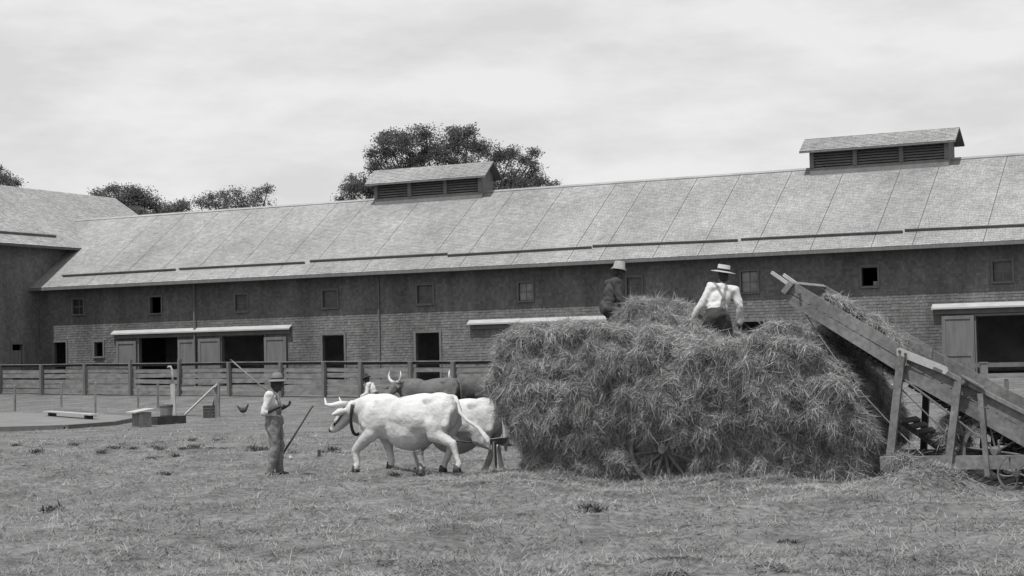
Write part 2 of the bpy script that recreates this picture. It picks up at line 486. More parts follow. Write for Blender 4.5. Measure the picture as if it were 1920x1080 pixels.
def wall_with_holes(t0, t1, z0, z1, holes, w0, w1, fp):
    ts = sorted({t0, t1} | {min(max(v, t0), t1) for h in holes for v in h[:2]}); zs = sorted({z0, z1} | {min(max(v, z0), z1) for h in holes for v in h[2:]})
    m = MB()
    for a, b in zip(ts[:-1], ts[1:]):
        run0 = None
        for c, d in list(zip(zs[:-1], zs[1:])) + [(None, None)]:
            solid = c is not None and not any(h[0] < (a + b) / 2 < h[1] and h[2] < (c + d) / 2 < h[3] for h in holes)
            if solid and run0 is None: run0 = c
            if not solid and run0 is not None:
                top = c if c is not None else z1
                vs = [fp(p, w, z) for p in (a, b) for w in (w0, w1) for z in (run0, top)]
                m.add(vs, [(0, 1, 3, 2), (4, 6, 7, 5), (0, 4, 5, 1), (2, 3, 7, 6), (0, 2, 6, 4), (1, 5, 7, 3)]); run0 = None
    return m


obj('wall', wall_with_holes(tL - .5, tR, GB - .8, ZW, holes, .0, .22, bp), M['wallb'], barn)
V, F = shingles(lambda a, b: W0 + a[:, None] * U + b[:, None] * np.array([0, 0, 1.0]), -N, tL, tR, GB, ZW - .05, .15, .10, .24, .019, holes)
kind(objnp('wall_shingles', V, F, M['wshing'], barn), 'stuff')
# back, ends, floor, loft
WB = 2 * WR
m = MB(); m.obox(bp((tL + tR) / 2, WB, (GB + ZW) / 2 - .4), U * (tR - tL) / 2, N * .1, (0, 0, (ZW - GB) / 2 + .4)); obj('back_wall', m, M['inner'], barn)
t_ = tR + .12; obj('end_wall', MB().prism([bp(t_, .3, GB - .8), bp(t_, WB - .2, GB - .8), bp(t_, WB - .2, ZW - .1), bp(t_, WR, ZR - .3), bp(t_, .3, ZW - .1)], U * .1), M['inner'], barn)
m = MB(); m.obox(bp((tL + tR) / 2, WR + .1, 3.95), U * (tR - tL) / 2, N * (WR - .4), (0, 0, .08)); obj('loft_floor', m, M['inner'], barn)
m = MB(); m.obox(bp((tL + tR) / 2, WR + .1, GB - .02), U * (tR - tL) / 2, N * (WR - .3), (0, 0, .06)); obj('stable_floor', m, M['straw'], barn)

# roof: deck, bays of shingles between the seams, ridge boards, eave fascia
SL = np.array([0, 0, 1.0]) * TAN + N; SLL = np.linalg.norm(SL); SLU = SL / SLL; RN = np.cross(U, SLU); RN = RN if RN[2] > 0 else -RN
tEL = tL + .02


def roofpt(t, b):                         # b = distance up the slope from the eave edge
    return bp(0, -OV, ZE) + np.asarray(t)[:, None] * U + np.asarray(b)[:, None] * SLU


SLEN = RUN * SLL
m = MB()
m.prism([bp(tEL, -OV + .01, ZE - .015), bp(tEL, WR, ZR - .015), bp(tEL, WR, ZR - .14), bp(tEL, -OV + .03, ZE - .13)], U * (tR + 3 - tEL))
m.prism([bp(tEL - 4, WR + .002, ZR - .015), bp(tEL - 4, WB + OV, ZE), bp(tEL - 4, WB + OV, ZE - .12), bp(tEL - 4, WR + .002, ZR - .14)], U * (tR + 7 - tEL))
obj('roof', m, M['under'], barn)
SEAMPX = [300, 352, 415, 480, 556, 636, 693, 795, 905, 967, 1060, 1158, 1215, 1310, 1390, 1487, 1587, 1694, 1766, 1890, 1990]
seam = [tEL - 3.6] + [wallpt(px, 405 - (px - 254) * .0699, WR)[0] for px in SEAMPX] + [tR + 3]
# where the wing wall stands the roof starts at tEL; above the wing eave it runs into the wing roof
for i in range(len(seam) - 1):
    a, b = seam[i] + .015, seam[i + 1] - .015
    lim = (lambda bb, a=a, b=b: (max(a, tEL - max(0.0, (bb - 3.6)) * .9), b)) if a < tEL else None
    V, F = shingles(roofpt, RN, a, b, 0.0, SLEN - .02, .17, .10, .26, .011, (), lim)
    kind(objnp('roof_panel', V, F, M['rshing'], barn), 'stuff')
m = MB(); m.beam(bp(tEL - 3.6, -OV * 0 + WR - .1, ZR - .03), bp(tR + 3, WR - .1, ZR - .03), .22, .03, RN); obj('ridge_board', m, M['rshing'], barn)
m = MB(); m.obox(bp((tEL + tR) / 2 + 1, -OV - .0, ZE - .1), U * ((tR - tEL) / 2 + 2), N * .02, (0, 0, .085)); obj('eave_board', m, M['trim'], barn)
m = MB(); m.obox(bp((tEL + tR) / 2 + 1, -OV / 2 + .02, ZE - .17), U * ((tR - tEL) / 2 + 2), N * (OV / 2 - .05), (0, 0, .012)); obj('soffit', m, M['wallb'], barn)
# board gutters lying on the roof above the eave
GUT = [((118, 519.5), (330, 507.5)), ((337, 506.5), (572, 494.5)), ((582, 492), (840, 478.5)), ((840, 481.5), (1110, 466)), ((1112, 464), (1384, 453)), ((1390, 451.5), (1693, 437)), ((1697, 434.5), (2060, 419))]
rp0 = bp(0, -OV, ZE)
for (a, b) in GUT:
    A = onplane(a[0], a[1], rp0, RN); B = onplane(b[0], b[1], rp0, RN)
    obj('gutter', MB().beam(A + RN * .08, B + RN * .08, .05, .15, RN), M['gutter'], barn)

# window and door joinery
def frame(r, name, wd=.1, sill=True, parent=barn, mt='trim'):
    a, b, c, d = r; m = MB(); z = lambda t, zz: bp(t, -.03, zz)
    m.obox(bp(a - wd / 2, -.035, (c + d) / 2), U * wd / 2, N * .045, (0, 0, (d - c) / 2 + wd)); m.obox(bp(b + wd / 2, -.035, (c + d) / 2), U * wd / 2, N * .045, (0, 0, (d - c) / 2 + wd))
    m.obox(bp((a + b) / 2, -.032, d + wd / 2), U * (b - a) / 2, N * .045, (0, 0, wd / 2))
    if sill: m.obox(bp((a + b) / 2, -.06, c - wd / 2), U * (b - a) / 2, N * .07, (0, 0, wd / 2 - .01))
    return obj(name, m, M[mt], parent)


for (r, k) in upper:
    a, b, c, d = r; f = frame(r, 'window', .09)
    if k != 'open':
        for i in range(2):
            for j in range(2):
                aa, bb = a + (b - a) * i / 2 + .02, a + (b - a) * (i + 1) / 2 - .02; cc, dd = c + (d - c) * j / 2 + .02, c + (d - c) * (j + 1) / 2 - .02
                obj('pane', MB().obox(bp((aa + bb) / 2, .09, (cc + dd) / 2), U * (bb - aa) / 2, N * .008, (0, 0, (dd - cc) / 2)), M[k], f)
        mm = MB(); mm.obox(bp((a + b) / 2, .085, (c + d) / 2), U * .022, N * .02, (0, 0, (d - c) / 2)); mm.obox(bp((a + b) / 2, .087, (c + d) / 2), U * (b - a) / 2, N * .018, (0, 0, .022)); obj('muntin', mm, M['trim'], f)
a, b, c, d = upper[8][0]
obj('broken_pane', MB().obox(bp(b - .13, .08, c + .13), U * .12, N * .008, (0, 0, .12)), M['paleglass'], barn)
for (r, k) in lowwin: frame(r, 'window', .12)
for r in doors: frame(r, 'doorway', .13, False)
for r in bigs: frame(r, 'doorway', .08, False)


def sliding_door(x0, x1, y0, y1=None):
    a, b, c, d = rect(x0, x1, y0, 0, GB + .15); o = obj('sliding_door', MB().obox(bp((a + b) / 2, -.13, (c + d) / 2), U * (b - a) / 2, N * .025, (0, 0, (d - c) / 2)), M['door'], barn)
    w_ = .17
    for (p, q, e, f) in ((a, a + w_, c, d), (b - w_, b, c, d), (a + w_, b - w_, d - w_, d), (a + w_, b - w_, c + (d - c) * .30, c + (d - c) * .30 + w_), (a + w_, b - w_, c, c + w_)):
        obj('door_rail', MB().obox(bp((p + q) / 2, -.175, (e + f) / 2), U * (q - p) / 2, N * .02, (0, 0, (f - e) / 2)), M['door'], o)


for q in ((217, 254, 640), (332, 364, 637), (370, 411, 635), (493, 534, 632), (1757, 1817, 592)): sliding_door(*q)


def hood(x0, y0, x1, y1, pr=.34):
    A = wallpt(x0, y0, -pr); B = wallpt(x1, y1, -pr); z = (A[1] + B[1]) / 2
    o = obj('door_hood', MB().prism([bp(A[0], -pr, z - .03), bp(A[0], -pr, z - .11), bp(A[0], -.03, z + .08), bp(A[0], -.03, z + .16)], U * (B[0] - A[0])), M['paletrim'], barn)
    obj('track', MB().obox(bp((A[0] + B[0]) / 2, -.08, z - .22), U * (B[0] - A[0] - .2) / 2, N * .05, (0, 0, .13)), M['gutter'], o)


hood(207, 626, 542, 612.5); hood(875, 605, 1143, 597.3); hood(1746, 577.5, 2050, 565)
for px in (712, 368):
    t_ = wallpt(px, 600)[0]
    obj('downpipe', MB().tube([bp(t_, -.09 - (.12 if px < 400 else 0), ZW - .4), bp(t_, -.09 - (.12 if px < 400 else 0), GB)], .05, 8), M['trim'], barn)
# corner board
m = MB(); m.obox(bp(tR, -.03, (GB + ZW) / 2), U * .1, N * .05, (0, 0, (ZW - GB) / 2)); obj('corner_board', m, M['trim'], barn)
m = MB(); m.obox(bp((tL + tR) / 2, -.06, GB - .15), U * (tR - tL) / 2, N * .1, (0, 0, .22)); obj('foundation', m, M['kerb'], barn)


def ventilator(xl, xr, yb, ye, yr, label):
    hw = .72; ovx = .42; ove = .45
    tl = wallpt(xl, yb, WR - hw)[0]; tr = wallpt(xr, yb, WR - hw)[0]
    zb = ZR - hw * TAN; xm = (xl + xr) / 2
    ze = wallpt(xm, ye, WR - hw - ovx)[1]; zr = wallpt(xm, yr, WR)[1]
    zt = ze + ovx * (zr - ze) / (hw + ovx) - .06
    m = MB()
    # curb and corner framing
    m.obox(bp((tl + tr) / 2, WR - hw + .05, zb + .17), U * (tr - tl) / 2, N * .05, (0, 0, .24))
    m.obox(bp((tl + tr) / 2, WR + hw - .05, (zb + zt) / 2), U * (tr - tl) / 2, N * .05, (0, 0, (zt - zb) / 2))
    for t_ in (tl + .05, tr - .05): m.prism([bp(t_ - .05, WR - hw + .1, zb), bp(t_ - .05, WR + hw - .1, zb), bp(t_ - .05, WR + hw - .1, zt), bp(t_ - .05, WR, zr - .12), bp(t_ - .05, WR - hw + .1, zt)], U * .1)
    v = obj('ventilator', m, M['louvre'], barn); v['label'] = label
    ps = np.linspace(tl, tr, 4)
    for i, t_ in enumerate(ps):
        q = t_ + (.11 if i == 0 else -.11 if i == 3 else 0)
        obj('post', MB().obox(bp(q, WR - hw - .01, (zb + .41 + zt) / 2), U * .11, N * .06, (0, 0, (zt - zb - .41) / 2)), M['trim'], v)
    for i in range(3):
        p, q = ps[i] + (.22 if i == 0 else .11), ps[i + 1] - (.22 if i == 2 else .11); k = 7
        for j in range(k):
            z = zb + .45 + (zt - zb - .5) * (j + .5) / k
            obj('slat', MB().beam(bp(p, WR - hw + .05, z), bp(q, WR - hw + .05, z), .13, .018, unit(np.array([0, 0, 1.0]) * .75 - N * .66)), M['louvre'], v)
    rl, rr = tl - ove, tr + ove; m = MB()
    sl = (zr - ze) / (hw + ovx)
    m.prism([bp(rl, WR - hw - ovx, ze), bp(rl, WR, zr), bp(rl, WR, zr - .1), bp(rl, WR - hw - ovx, ze - .1)], U * (rr - rl))
    m.prism([bp(rl, WR + .002, zr), bp(rl, WR + hw + ovx, ze), bp(rl, WR + hw + ovx, ze - .1), bp(rl, WR + .002, zr - .1)], U * (rr - rl))
    obj('ventilator_roof', m, M['trim'], v)
    su = np.array([0, 0, sl]) + N; sll = np.linalg.norm(su); su = su / sll; rn = np.cross(U, su); rn = rn if rn[2] > 0 else -rn; o0 = bp(0, WR - hw - ovx, ze + .003)
    V, F = shingles(lambda a, b: o0 + a[:, None] * U + b[:, None] * su, rn, rl, rr, 0, (hw + ovx) * sll - .01, .16, .1, .25, .02)
    kind(objnp('ventilator_shingles', V, F, M['rshing'], v), 'stuff')


ventilator(703, 904, 381, 337, 312, 'louvred ventilator in front of the big tree')
ventilator(1519, 1780, 321, 273, 250, 'louvred ventilator on the right half of the roof')

# ------------------------------------------------------------------ barn wing at the left, at right angles
HWG = 6.3; OVW = .85
wing = empty('barn_wing', bp(tL - HWG, -10, GB)); thing(wing, 'lower left barn wing with its dark shaded wall at right angles to the long barn', 'barn')


def wingz(px, py, t):
    P = onplane(px, py, bp(t, 0, 0), U); return np.dot(P - W0, N), P[2]


wz = [wingz(px, py, tL + OVW) for px, py in ((0, 454.5), (75, 460), (152, 466))]; ZEW = float(np.mean([z for _, z in wz]))
wr_ = [wingz(px, py, tL - HWG) for px, py in ((2, 347), (110, 359.5), (215, 371.5))]; ZRW = float(np.mean([z for _, z in wr_])); WFAR = wr_[2][0]
WNEAR = -46.0
print('WING', wz, wr_, ZEW, ZRW, WFAR)
TW = (ZRW - ZEW) / (HWG + OVW)
zww = ZEW + OVW * TW - .1
wh = []
for (x0, x1, y0, y1) in ((22, 42, 645, 0),):
    a = wingz(x0, 650, tL)[0]; b = wingz(x1, 650, tL)[0]; wh.append((min(a, b), max(a, b), GB, wingz(32, y0, tL)[1]))
fpw = lambda t, w, z: bp(tL - w, t, z)
obj('wall', wall_with_holes(WNEAR, WFAR - .1, GB - .8, zww, wh, .03, .22, fpw), M['wallb'], wing)
V, F = shingles(lambda a, b: bp(tL - .03, 0, 0) + a[:, None] * N + b[:, None] * np.array([0, 0, 1.0]), U, WNEAR, WFAR - .1, GB, zww - .05, .15, .10, .24, .011, wh)
kind(objnp('wall_shingles', V, F[:, ::-1], M['wshing'], wing), 'stuff')
m = MB(); m.obox(bp(tL - 2 * HWG, (WNEAR + WFAR) / 2, (GB + zww) / 2 - .3), U * .1, N * (WFAR - WNEAR) / 2, (0, 0, (zww - GB) / 2 + .3)); obj('back_wall', m, M['wallb'], wing)
for w_ in (WNEAR, WFAR - .7): obj('gable_wall', MB().prism([bp(tL - .25, w_, GB - .8), bp(tL - 2 * HWG + .1, w_, GB - .8), bp(tL - 2 * HWG + .1, w_, zww - .1), bp(tL - HWG, w_, ZRW - .3), bp(tL - .25, w_, zww - .1)], N * .15), M['wallb'], wing)
m = MB()
m.prism([bp(tL + OVW, WNEAR - .5, ZEW - .015), bp(tL - HWG, WNEAR - .5, ZRW - .015), bp(tL - HWG, WNEAR - .5, ZRW - .15), bp(tL + OVW, WNEAR - .5, ZEW - .15)], N * (WFAR - WNEAR + .5))
m.prism([bp(tL - HWG - .002, WNEAR - .5, ZRW - .015), bp(tL - 2 * HWG - OVW, WNEAR - .5, ZEW), bp(tL - 2 * HWG - OVW, WNEAR - .5, ZEW - .14), bp(tL - HWG - .002, WNEAR - .5, ZRW - .15)], N * (WFAR - WNEAR + .5))
obj('roof', m, M['under'], wing)
sw = unit(np.array([0, 0, TW]) - U); rw = np.cross(sw, N); rw = rw if rw[2] > 0 else -rw; ow = bp(tL + OVW, 0, ZEW)
V, F = shingles(lambda a, b: ow + a[:, None] * N + b[:, None] * sw, rw, WNEAR, WFAR, 0, (HWG + OVW) * math.hypot(1, TW) - .02, .17, .1, .26, .02)
kind(objnp('roof_shingles', V, F, M['wroof'], wing), 'stuff')
A = onplane(-40, 434, ow, rw); B = onplane(104, 445, ow, rw); obj('gutter', MB().beam(A + rw * .08, B + rw * .08, .06, .16, rw), M['gutter'], wing)
m = MB()
for h in wh:
    a, b, c, d = h
    for e in (a - .06, b + .06): m.obox(bp(tL + .0, e, (c + d) / 2), U * .05, N * .06, (0, 0, (d - c) / 2 + .1))
    m.obox(bp(tL + .0, (a + b) / 2, d + .05), U * .045, N * (b - a) / 2, (0, 0, .05))
obj('doorway', m, M['trim'], wing)
obj('dutch_door', MB().obox(bp(tL - .12, (wh[0][0] + wh[0][1]) / 2, GB + 1.85), U * .03, N * (wh[0][1] - wh[0][0]) / 2, (0, 0, .65)), M['door'], wing)

# ------------------------------------------------------------------ trees behind the barn
def tree(label, name, D, blobs, leaf=.3, dens=1.0, base_z=.6, thin=1.0):
    pts = [(at(px, py, D + random.uniform(-3.0, 3.0) * thin), r_ * D / FPX) for px, py, r_ in blobs]
    cx = np.mean([p[0] for p, _ in pts]); root = empty(name, (cx, D, base_z)); thing(root, label, 'tree', 'trees behind the barn')
    top = max(p[2] for p, _ in pts); bot = min(p[2] for p, _ in pts)
    m = MB(); fork = np.array([cx, D, base_z + (bot - base_z) * .55])
    m.tube([(cx, D, base_z - .3), (cx + .1, D, base_z + 1.5), tuple(fork)], [.55, .4, .34], 9)
    for p, r_ in pts:
        mid = fork * .45 + p * .55 + np.array([random.uniform(-.6, .6), 0, .4]); m.tube([fork, mid, p], [.2, .10, .03], 6)
    obj('trunk', m, M['bark'], root)
    Vs = []
    for p, r_ in pts:
        # leaf sprays at twig ends: small tight clusters with gaps between them
        ns = max(5, int(22 * dens * (r_ / .9) ** 1.7)); sp = rng.normal(size=(ns, 3)); ns0 = ns; sp = unit(sp) * (rng.random((ns, 1)) ** .6) * (.8 + .55 * rng.random((ns, 1))) * r_ * np.array([1.12, 1.0, .92])
        for q in sp:
            k = int(62 + 54 * random.random()); c = p + q + np.clip(rng.normal(size=(k, 3)), -2.1, 2.1) * (.15 + .17 * random.random()) * np.array([1.25, 1.25, .85])
            a = unit(rng.normal(size=(k, 3))); b = unit(np.cross(a, rng.normal(size=(k, 3)))); s = leaf * 1.1 * (.5 + .7 * rng.random((k, 1))) / 2
            Vs.append(np.stack([c - a * s, c - b * s * .55, c + a * s, c + b * s * .55], 1))
    V = np.concatenate(Vs); F = np.arange(len(V) * 4).reshape(-1, 4)
    objnp('crown', V.reshape(-1, 3), F, M['leaf'], root)


tree('broad spreading tree rising behind the middle roof ventilator', 'broad_tree', 138,
     [(690, 350, 22), (668, 345, 20), (655, 352, 12), (728, 285, 28), (722, 258, 16), (758, 262, 24), (798, 252, 18), (800, 285, 28), (835, 290, 30), (780, 315, 32), (858, 262, 22), (878, 252, 16), (850, 245, 10), (900, 278, 22),
      (930, 298, 22), (958, 290, 14), (985, 300, 13), (955, 335, 26), (995, 330, 18), (1012, 345, 14), (702, 312, 14), (870, 320, 32), (740, 330, 28), (658, 372, 8), (975, 350, 20), (822, 345, 40), (905, 350, 36), (720, 380, 36),
      (780, 400, 40), (860, 410, 40), (940, 400, 36), (1000, 306, 8), (1003, 285, 5), (700, 290, 8), (1035, 348, 8)], .155, 1.25)
tree('dark rounded tree behind the meeting of the two barn roofs', 'round_tree', 134, [(214, 358, 12), (246, 364, 20), (270, 375, 20), (298, 392, 18), (232, 385, 24), (322, 392, 12), (343, 388, 11), (184, 364, 9), (260, 410, 30), (310, 420, 26), (342, 380, 5), (200, 372, 12)], .15, 1.5)
tree('feathery low tree showing above the barn ridge left of the middle ventilator', 'feathery_tree', 136, [(440, 372, 18), (482, 365, 14), (408, 382, 12), (503, 355, 7), (386, 380, 8), (460, 385, 20), (425, 395, 22), (490, 390, 16), (440, 420, 26), (640, 374, 5), (374, 378, 4), (420, 364, 5), (395, 370, 4)], .14, .85)
tree('tree cut by the left edge of the picture above the barn wing', 'edge_tree', 132, [(2, 334, 11), (16, 342, 9), (28, 345, 5), (-20, 340, 18), (-10, 366, 24), (-4, 318, 4), (-40, 370, 30)], .15, 1.4)

# ------------------------------------------------------------------ fences
FA = at(0, 700, 95.0); FB = at(430, 700, 82.0); FA[2] = FB[2] = 0; FD = unit(FB - FA); FN = np.array([FD[1], -FD[0], 0]); FN = FN if FN[1] > 0 else -FN


def fpt(px): P = onplane(px, 700, FA, FN); P[2] = 0; return P


fence = empty('board_fence', FA); thing(fence, 'weathered board fence with a flat cap rail running along the barnyard behind the oxen', 'fence')
posts = [-215, -135, -60, 0, 78, 160, 245, 335, 430, 527, 608, 676, 770, 850, 930, 1010]
PP = [fpt(x) for x in posts]
for i, p in enumerate(PP):
    g = float(gz(p[0], p[1])); h = 1.62 if posts[i] not in (335, 245) else 1.84
    lean = FD * (.12 if posts[i] == 335 else random.uniform(-.04, .04))
    obj('post', MB().beam(p + np.array([0, 0, g - .3]) - FN * .02, p + lean + np.array([0, 0, g + h]) - FN * .02, .17, .16, FN), M['fencepost'], fence)
for i in range(len(PP) - 1):
    a, b = PP[i], PP[i + 1]; ga, gb = float(gz(*a[:2])), float(gz(*b[:2])); e = lambda h, s=0.0: (a + FN * (.12 + s) + np.array([0, 0, ga + h]), b + FN * (.12 + s) + np.array([0, 0, gb + h]))
    for k, (h, t_) in enumerate(((1.27, .22), (1.0, .24), (.73, .24), (.46, .24), (.19, .24))):
        p, q = e(h + random.uniform(-.025, .025)); q = q + np.array([0, 0, random.uniform(-.04, .04)])
        if random.random() < .06: continue
        obj('board', MB().beam(p + FD * .03, q - FD * .03, .028, t_ * random.uniform(.82, .94)), M['fence'], fence)
    p, q = e(1.56, 0); obj('shaded_top_board', MB().beam(p + FD * .01, q - FD * .01, .03, .12), M['darkwood'], fence)  # dark wood colour paints in the cap rail's shade on this board
    p, q = e(1.64, -.04); obj('cap_rail', MB().beam(p, q - FD * .004, .2, .04), M['fence'], fence)

GA = at(1560, 690, 60.0); GB_ = at(2000, 690, 57.0); GA[2] = GB_[2] = 0; GD = unit(GB_ - GA); GN = np.array([-GD[1], GD[0], 0])
f2 = empty('rail_fence', GA); thing(f2, 'low two rail fence in front of the right hand barn doors behind the hay loader', 'fence')
for px in (1560, 1640, 1742, 1886, 2000):
    p = onplane(px, 690, GA, GN); g = float(gz(p[0], p[1])); obj('post', MB().beam((p[0], p[1], g - .3), (p[0], p[1], onplane(px, 711 if px == 1886 else 684, GA, GN)[2]), .13, .13, GN), M['fencepost'], f2)
for (ya, yb, t_) in ((689, 683.5, .15), (709, 704, .16)):
    obj('rail', MB().beam(onplane(1560, ya + 1, GA, GN) - GN * .08, onplane(2000, yb - 2, GA, GN) - GN * .08, .04, t_), M['fence'] if ya > 700 else M['fencepost'], f2)
p = at(1846, 735, 40); st = MB().beam((p[0], p[1], -.2), (p[0], p[1], at(1846, 681, 40)[2]), .15, .15, (0, 1, 0))
o = empty('gate_post', (p[0], p[1], 0)); obj('post', st, M['wood'], o); obj('cap', MB().obox((p[0], p[1], at(1846, 681, 40)[2] + .015), (.09, 0, 0), (0, .09, 0), (0, 0, .014)), M['wood'], o)
thing(o, 'square timber gate post standing behind the upper end of the loader frame', 'post')

# ------------------------------------------------------------------ organic bodies: many tapered limbs and ellipsoids fused into one skin
def _sph(n=14, k=10):
    vs = [(0, 0, 1.0)]; fs = []
    for i in range(1, k):
        a = math.pi * i / k
        for j in range(n): b = 2 * math.pi * j / n; vs.append((math.sin(a) * math.cos(b), math.sin(a) * math.sin(b), math.cos(a)))
    vs.append((0, 0, -1.0)); e = len(vs) - 1
    for j in range(n): fs.append((0, 1 + j, 1 + (j + 1) % n)); fs.append((e, 1 + (k - 2) * n + (j + 1) % n, 1 + (k - 2) * n + j))
    for i in range(k - 2):
        for j in range(n): fs.append((1 + i * n + j, 1 + (i + 1) * n + j, 1 + (i + 1) * n + (j + 1) % n, 1 + i * n + (j + 1) % n))
    return np.array(vs), fs


SV, SF = _sph()


def organic(name, prims, voxel, smooth_it, mat_, parent=None, noise=0.0, nscale=8):
    m = MB()
    for p in prims:
        if p[0] == 'e':
            V = SV * np.asarray(p[2]);
            if len(p) > 3: V = V @ np.asarray(p[3]).T
            m.add(V + np.asarray(p[1]), SF)
        else:
            _, a, ra, b, rb = p; a = np.asarray(a, float); b = np.asarray(b, float); m.add(SV * ra + a, SF); m.add(SV * rb + b, SF)
            if np.linalg.norm(b - a) > 1e-4: m.tube([a, b], [ra, rb], 14)
    me = bpy.data.meshes.new(name); me.from_pydata(m.v, [], m.f); me.update(); o = bpy.data.objects.new(name, me); COL.objects.link(o)
    r = o.modifiers.new('r', 'REMESH'); r.mode = 'VOXEL'; r.voxel_size = voxel; r.adaptivity = 0
    if smooth_it: s = o.modifiers.new('s', 'SMOOTH'); s.factor = .5; s.iterations = smooth_it
    dg = bpy.context.evaluated_depsgraph_get(); me2 = bpy.data.meshes.new_from_object(o.evaluated_get(dg)); me2.name = name
    bpy.data.objects.remove(o); bpy.data.meshes.remove(me)
    if noise:
        n_ = len(me2.vertices); co = np.zeros(n_ * 3, np.float32); no = np.zeros(n_ * 3, np.float32); me2.vertices.foreach_get('co', co); me2.vertices.foreach_get('normal', no); co = co.reshape(-1, 3); no = no.reshape(-1, 3)
        d = vnoise(co[:, 0] * nscale + co[:, 2] * nscale * .7 + 50, co[:, 1] * nscale + co[:, 2] * nscale * .9 + 50) + .5 * vnoise(co[:, 0] * nscale * 2 + 90 + co[:, 2] * nscale, co[:, 1] * nscale * 2 - co[:, 2] * nscale * 2 + 90)
        co = co + no * (d * noise)[:, None]; me2.vertices.foreach_set('co', co.astype(np.float32).ravel()); me2.update()
    return link(name, me2, mat_, parent, True)


# ------------------------------------------------------------------ oxen
def make_ox(name, label, loc, head_dir, S, legs, hide, horns, tail, head=(0, 0), turn=0.0):
    """legs: near fore, far fore, near hind, far hind -> foot shift forward and lift"""
    pr = [('e', (-.74, 0, 1.08), (.38, .30, .36)), ('e', (-.88, 0, 1.18), (.24, .24, .22)), ('e', (-.25, 0, .97), (.66, .40, .44)), ('e', (-.12, 0, .81), (.54, .38, .43)), ('e', (.42, 0, 1.0), (.46, .34, .42)),
          ('e', (.70, 0, 1.02), (.28, .28, .37)), ('e', (.80, 0, .80), (.22, .17, .24)), ('e', (.5, 0, 1.28), (.42, .12, .15)), ('e', (-.45, 0, 1.28), (.6, .16, .14)),
          ('e', (-.62, .19, 1.30), (.14, .08, .08)), ('e', (-.62, -.19, 1.30), (.14, .08, .08)), ('e', (-1.0, 0, 1.33), (.12, .07, .07)), ('e', (-1.02, .12, 1.12), (.1, .08, .12)), ('e', (-1.02, -.12, 1.12), (.1, .08, .12)),
          ('e', (.56, .25, .98), (.2, .1, .3)), ('e', (.56, -.25, .98), (.2, .1, .3))]
    for sy in (1, -1):
        pr += [('c', (.46, sy * .20, 1.28), .07, (.68, sy * .24, .86), .10), ('c', (-.62, sy * .19, 1.31), .05, (-.78, sy * .24, .98), .10), ('c', (-1.04, sy * .1, 1.26), .045, (-.98, sy * .22, .86), .09),
               ('c', (-.68, sy * .17, 1.37), .035, (-1.02, sy * .06, 1.36), .04)]
    hx, hz = head; ct, sn = math.cos(turn), math.sin(turn)

    def H(x, y, z):                     # head points turn about the poll
        q = np.array([x - 1.1, y, z - 1.15]); return np.array([1.1 + q[0] * ct - q[1] * sn + hx, q[0] * sn + q[1] * ct, 1.15 + q[2] + hz])
    pr += [('c', (.72, 0, 1.17), .26, H(1.12, 0, 1.13), .185), ('c', (.8, 0, .95), .17, H(1.08, 0, 1.0), .11), ('c', H(1.12, 0, 1.14), .17, H(1.24, 0, 1.15), .135), ('c', H(1.24, 0, 1.15), .138, H(1.44, 0, .94), .105),
           ('c', H(1.44, 0, .94), .105, H(1.56, 0, .80), .088), ('e', H(1.58, 0, .775), (.08, .10, .075)), ('c', H(1.26, .06, 1.0), .09, H(1.5, .02, .80), .07), ('c', H(1.26, -.06, 1.0), .09, H(1.5, -.02, .80), .07)]
    for sy in (1, -1):
        pr += [('c', H(1.2, sy * .12, 1.13), .04, H(1.28, sy * .25, 1.10), .072), ('c', H(1.28, sy * .25, 1.10), .072, H(1.36, sy * .37, 1.06), .025)]
    hooves = []
    for i, (sx, lift) in enumerate(legs):
        sy = 1 if i % 2 == 0 else -1
        if i < 2:
            x0 = .60; f = x0 + sx; k = (x0 + sx * .95 + .05, sy * .2, .40 + lift * .6); ft = (f, sy * .2, .13 + lift)
            pr += [('e', (x0, sy * .21, .82), (.17, .11, .27)), ('c', (x0, sy * .21, .72), .135, k, .078), ('e', k, (.075, .07, .09)), ('c', k, .07, ft, .05), ('c', ft, .058, (ft[0] + .03, ft[1], ft[2] - .06), .062)]
        else:
            x0 = -.80; f = x0 + sx; st = (x0 + .14 + sx * .25, sy * .22, .70); hk = (x0 - .14 + sx * (.42 if sx < -.2 else .8), sy * .2, .50 + lift * .7); ft = (f, sy * .2, .13 + lift)
            pr += [('e', (x0 + .02, sy * .19, .95), (.27, .14, .36)), ('c', (x0 + .05, sy * .2, .86), .19, st, .15), ('c', st, .145, hk, .075), ('c', hk, .075, ft, .05), ('e', hk, (.08, .055, .09)), ('c', ft, .058, (ft[0] + .03, ft[1], ft[2] - .06), .062)]
        hooves.append((ft[0] + .05, ft[1], ft[2]))
    pr = [(p[0], np.asarray(p[1]) * S, np.asarray(p[2]) * S) if p[0] == 'e' else ('c', np.asarray(p[1]) * S, p[2] * S, np.asarray(p[3]) * S, p[4] * S) for p in pr]
    o = organic(name, pr, .024, 3, hide, None, .02, 4.0)
    o.location = tuple(loc); o.rotation_euler = (0, 0, math.atan2(head_dir[1], head_dir[0])); thing(o, label, 'ox', 'working oxen')
    for h in hooves: obj('hoof', MB().lathe([(.0, .07 * S), (.06 * S, .065 * S), (.082 * S, -.06 * S), (.0, -.065 * S)], np.asarray(h) * S - np.array([.01, 0, .075 * S]), None, 10), M['hoof'], o, True, True)
    for sy in (1, -1):
        pts = [H(x, y * sy, z) * S for x, y, z in horns]; obj('horn', MB().tube(pts, [.062 * S, .058 * S, .046 * S, .03 * S, .008][:len(pts)] if len(pts) == 5 else [.045 * S] * len(pts), 9), M['horn'], o, True, True)
        obj('eye', MB().add(SV * .022 * S + H(1.33, sy * .115, 1.07) * S, SF), M['leather'], o, True, True)
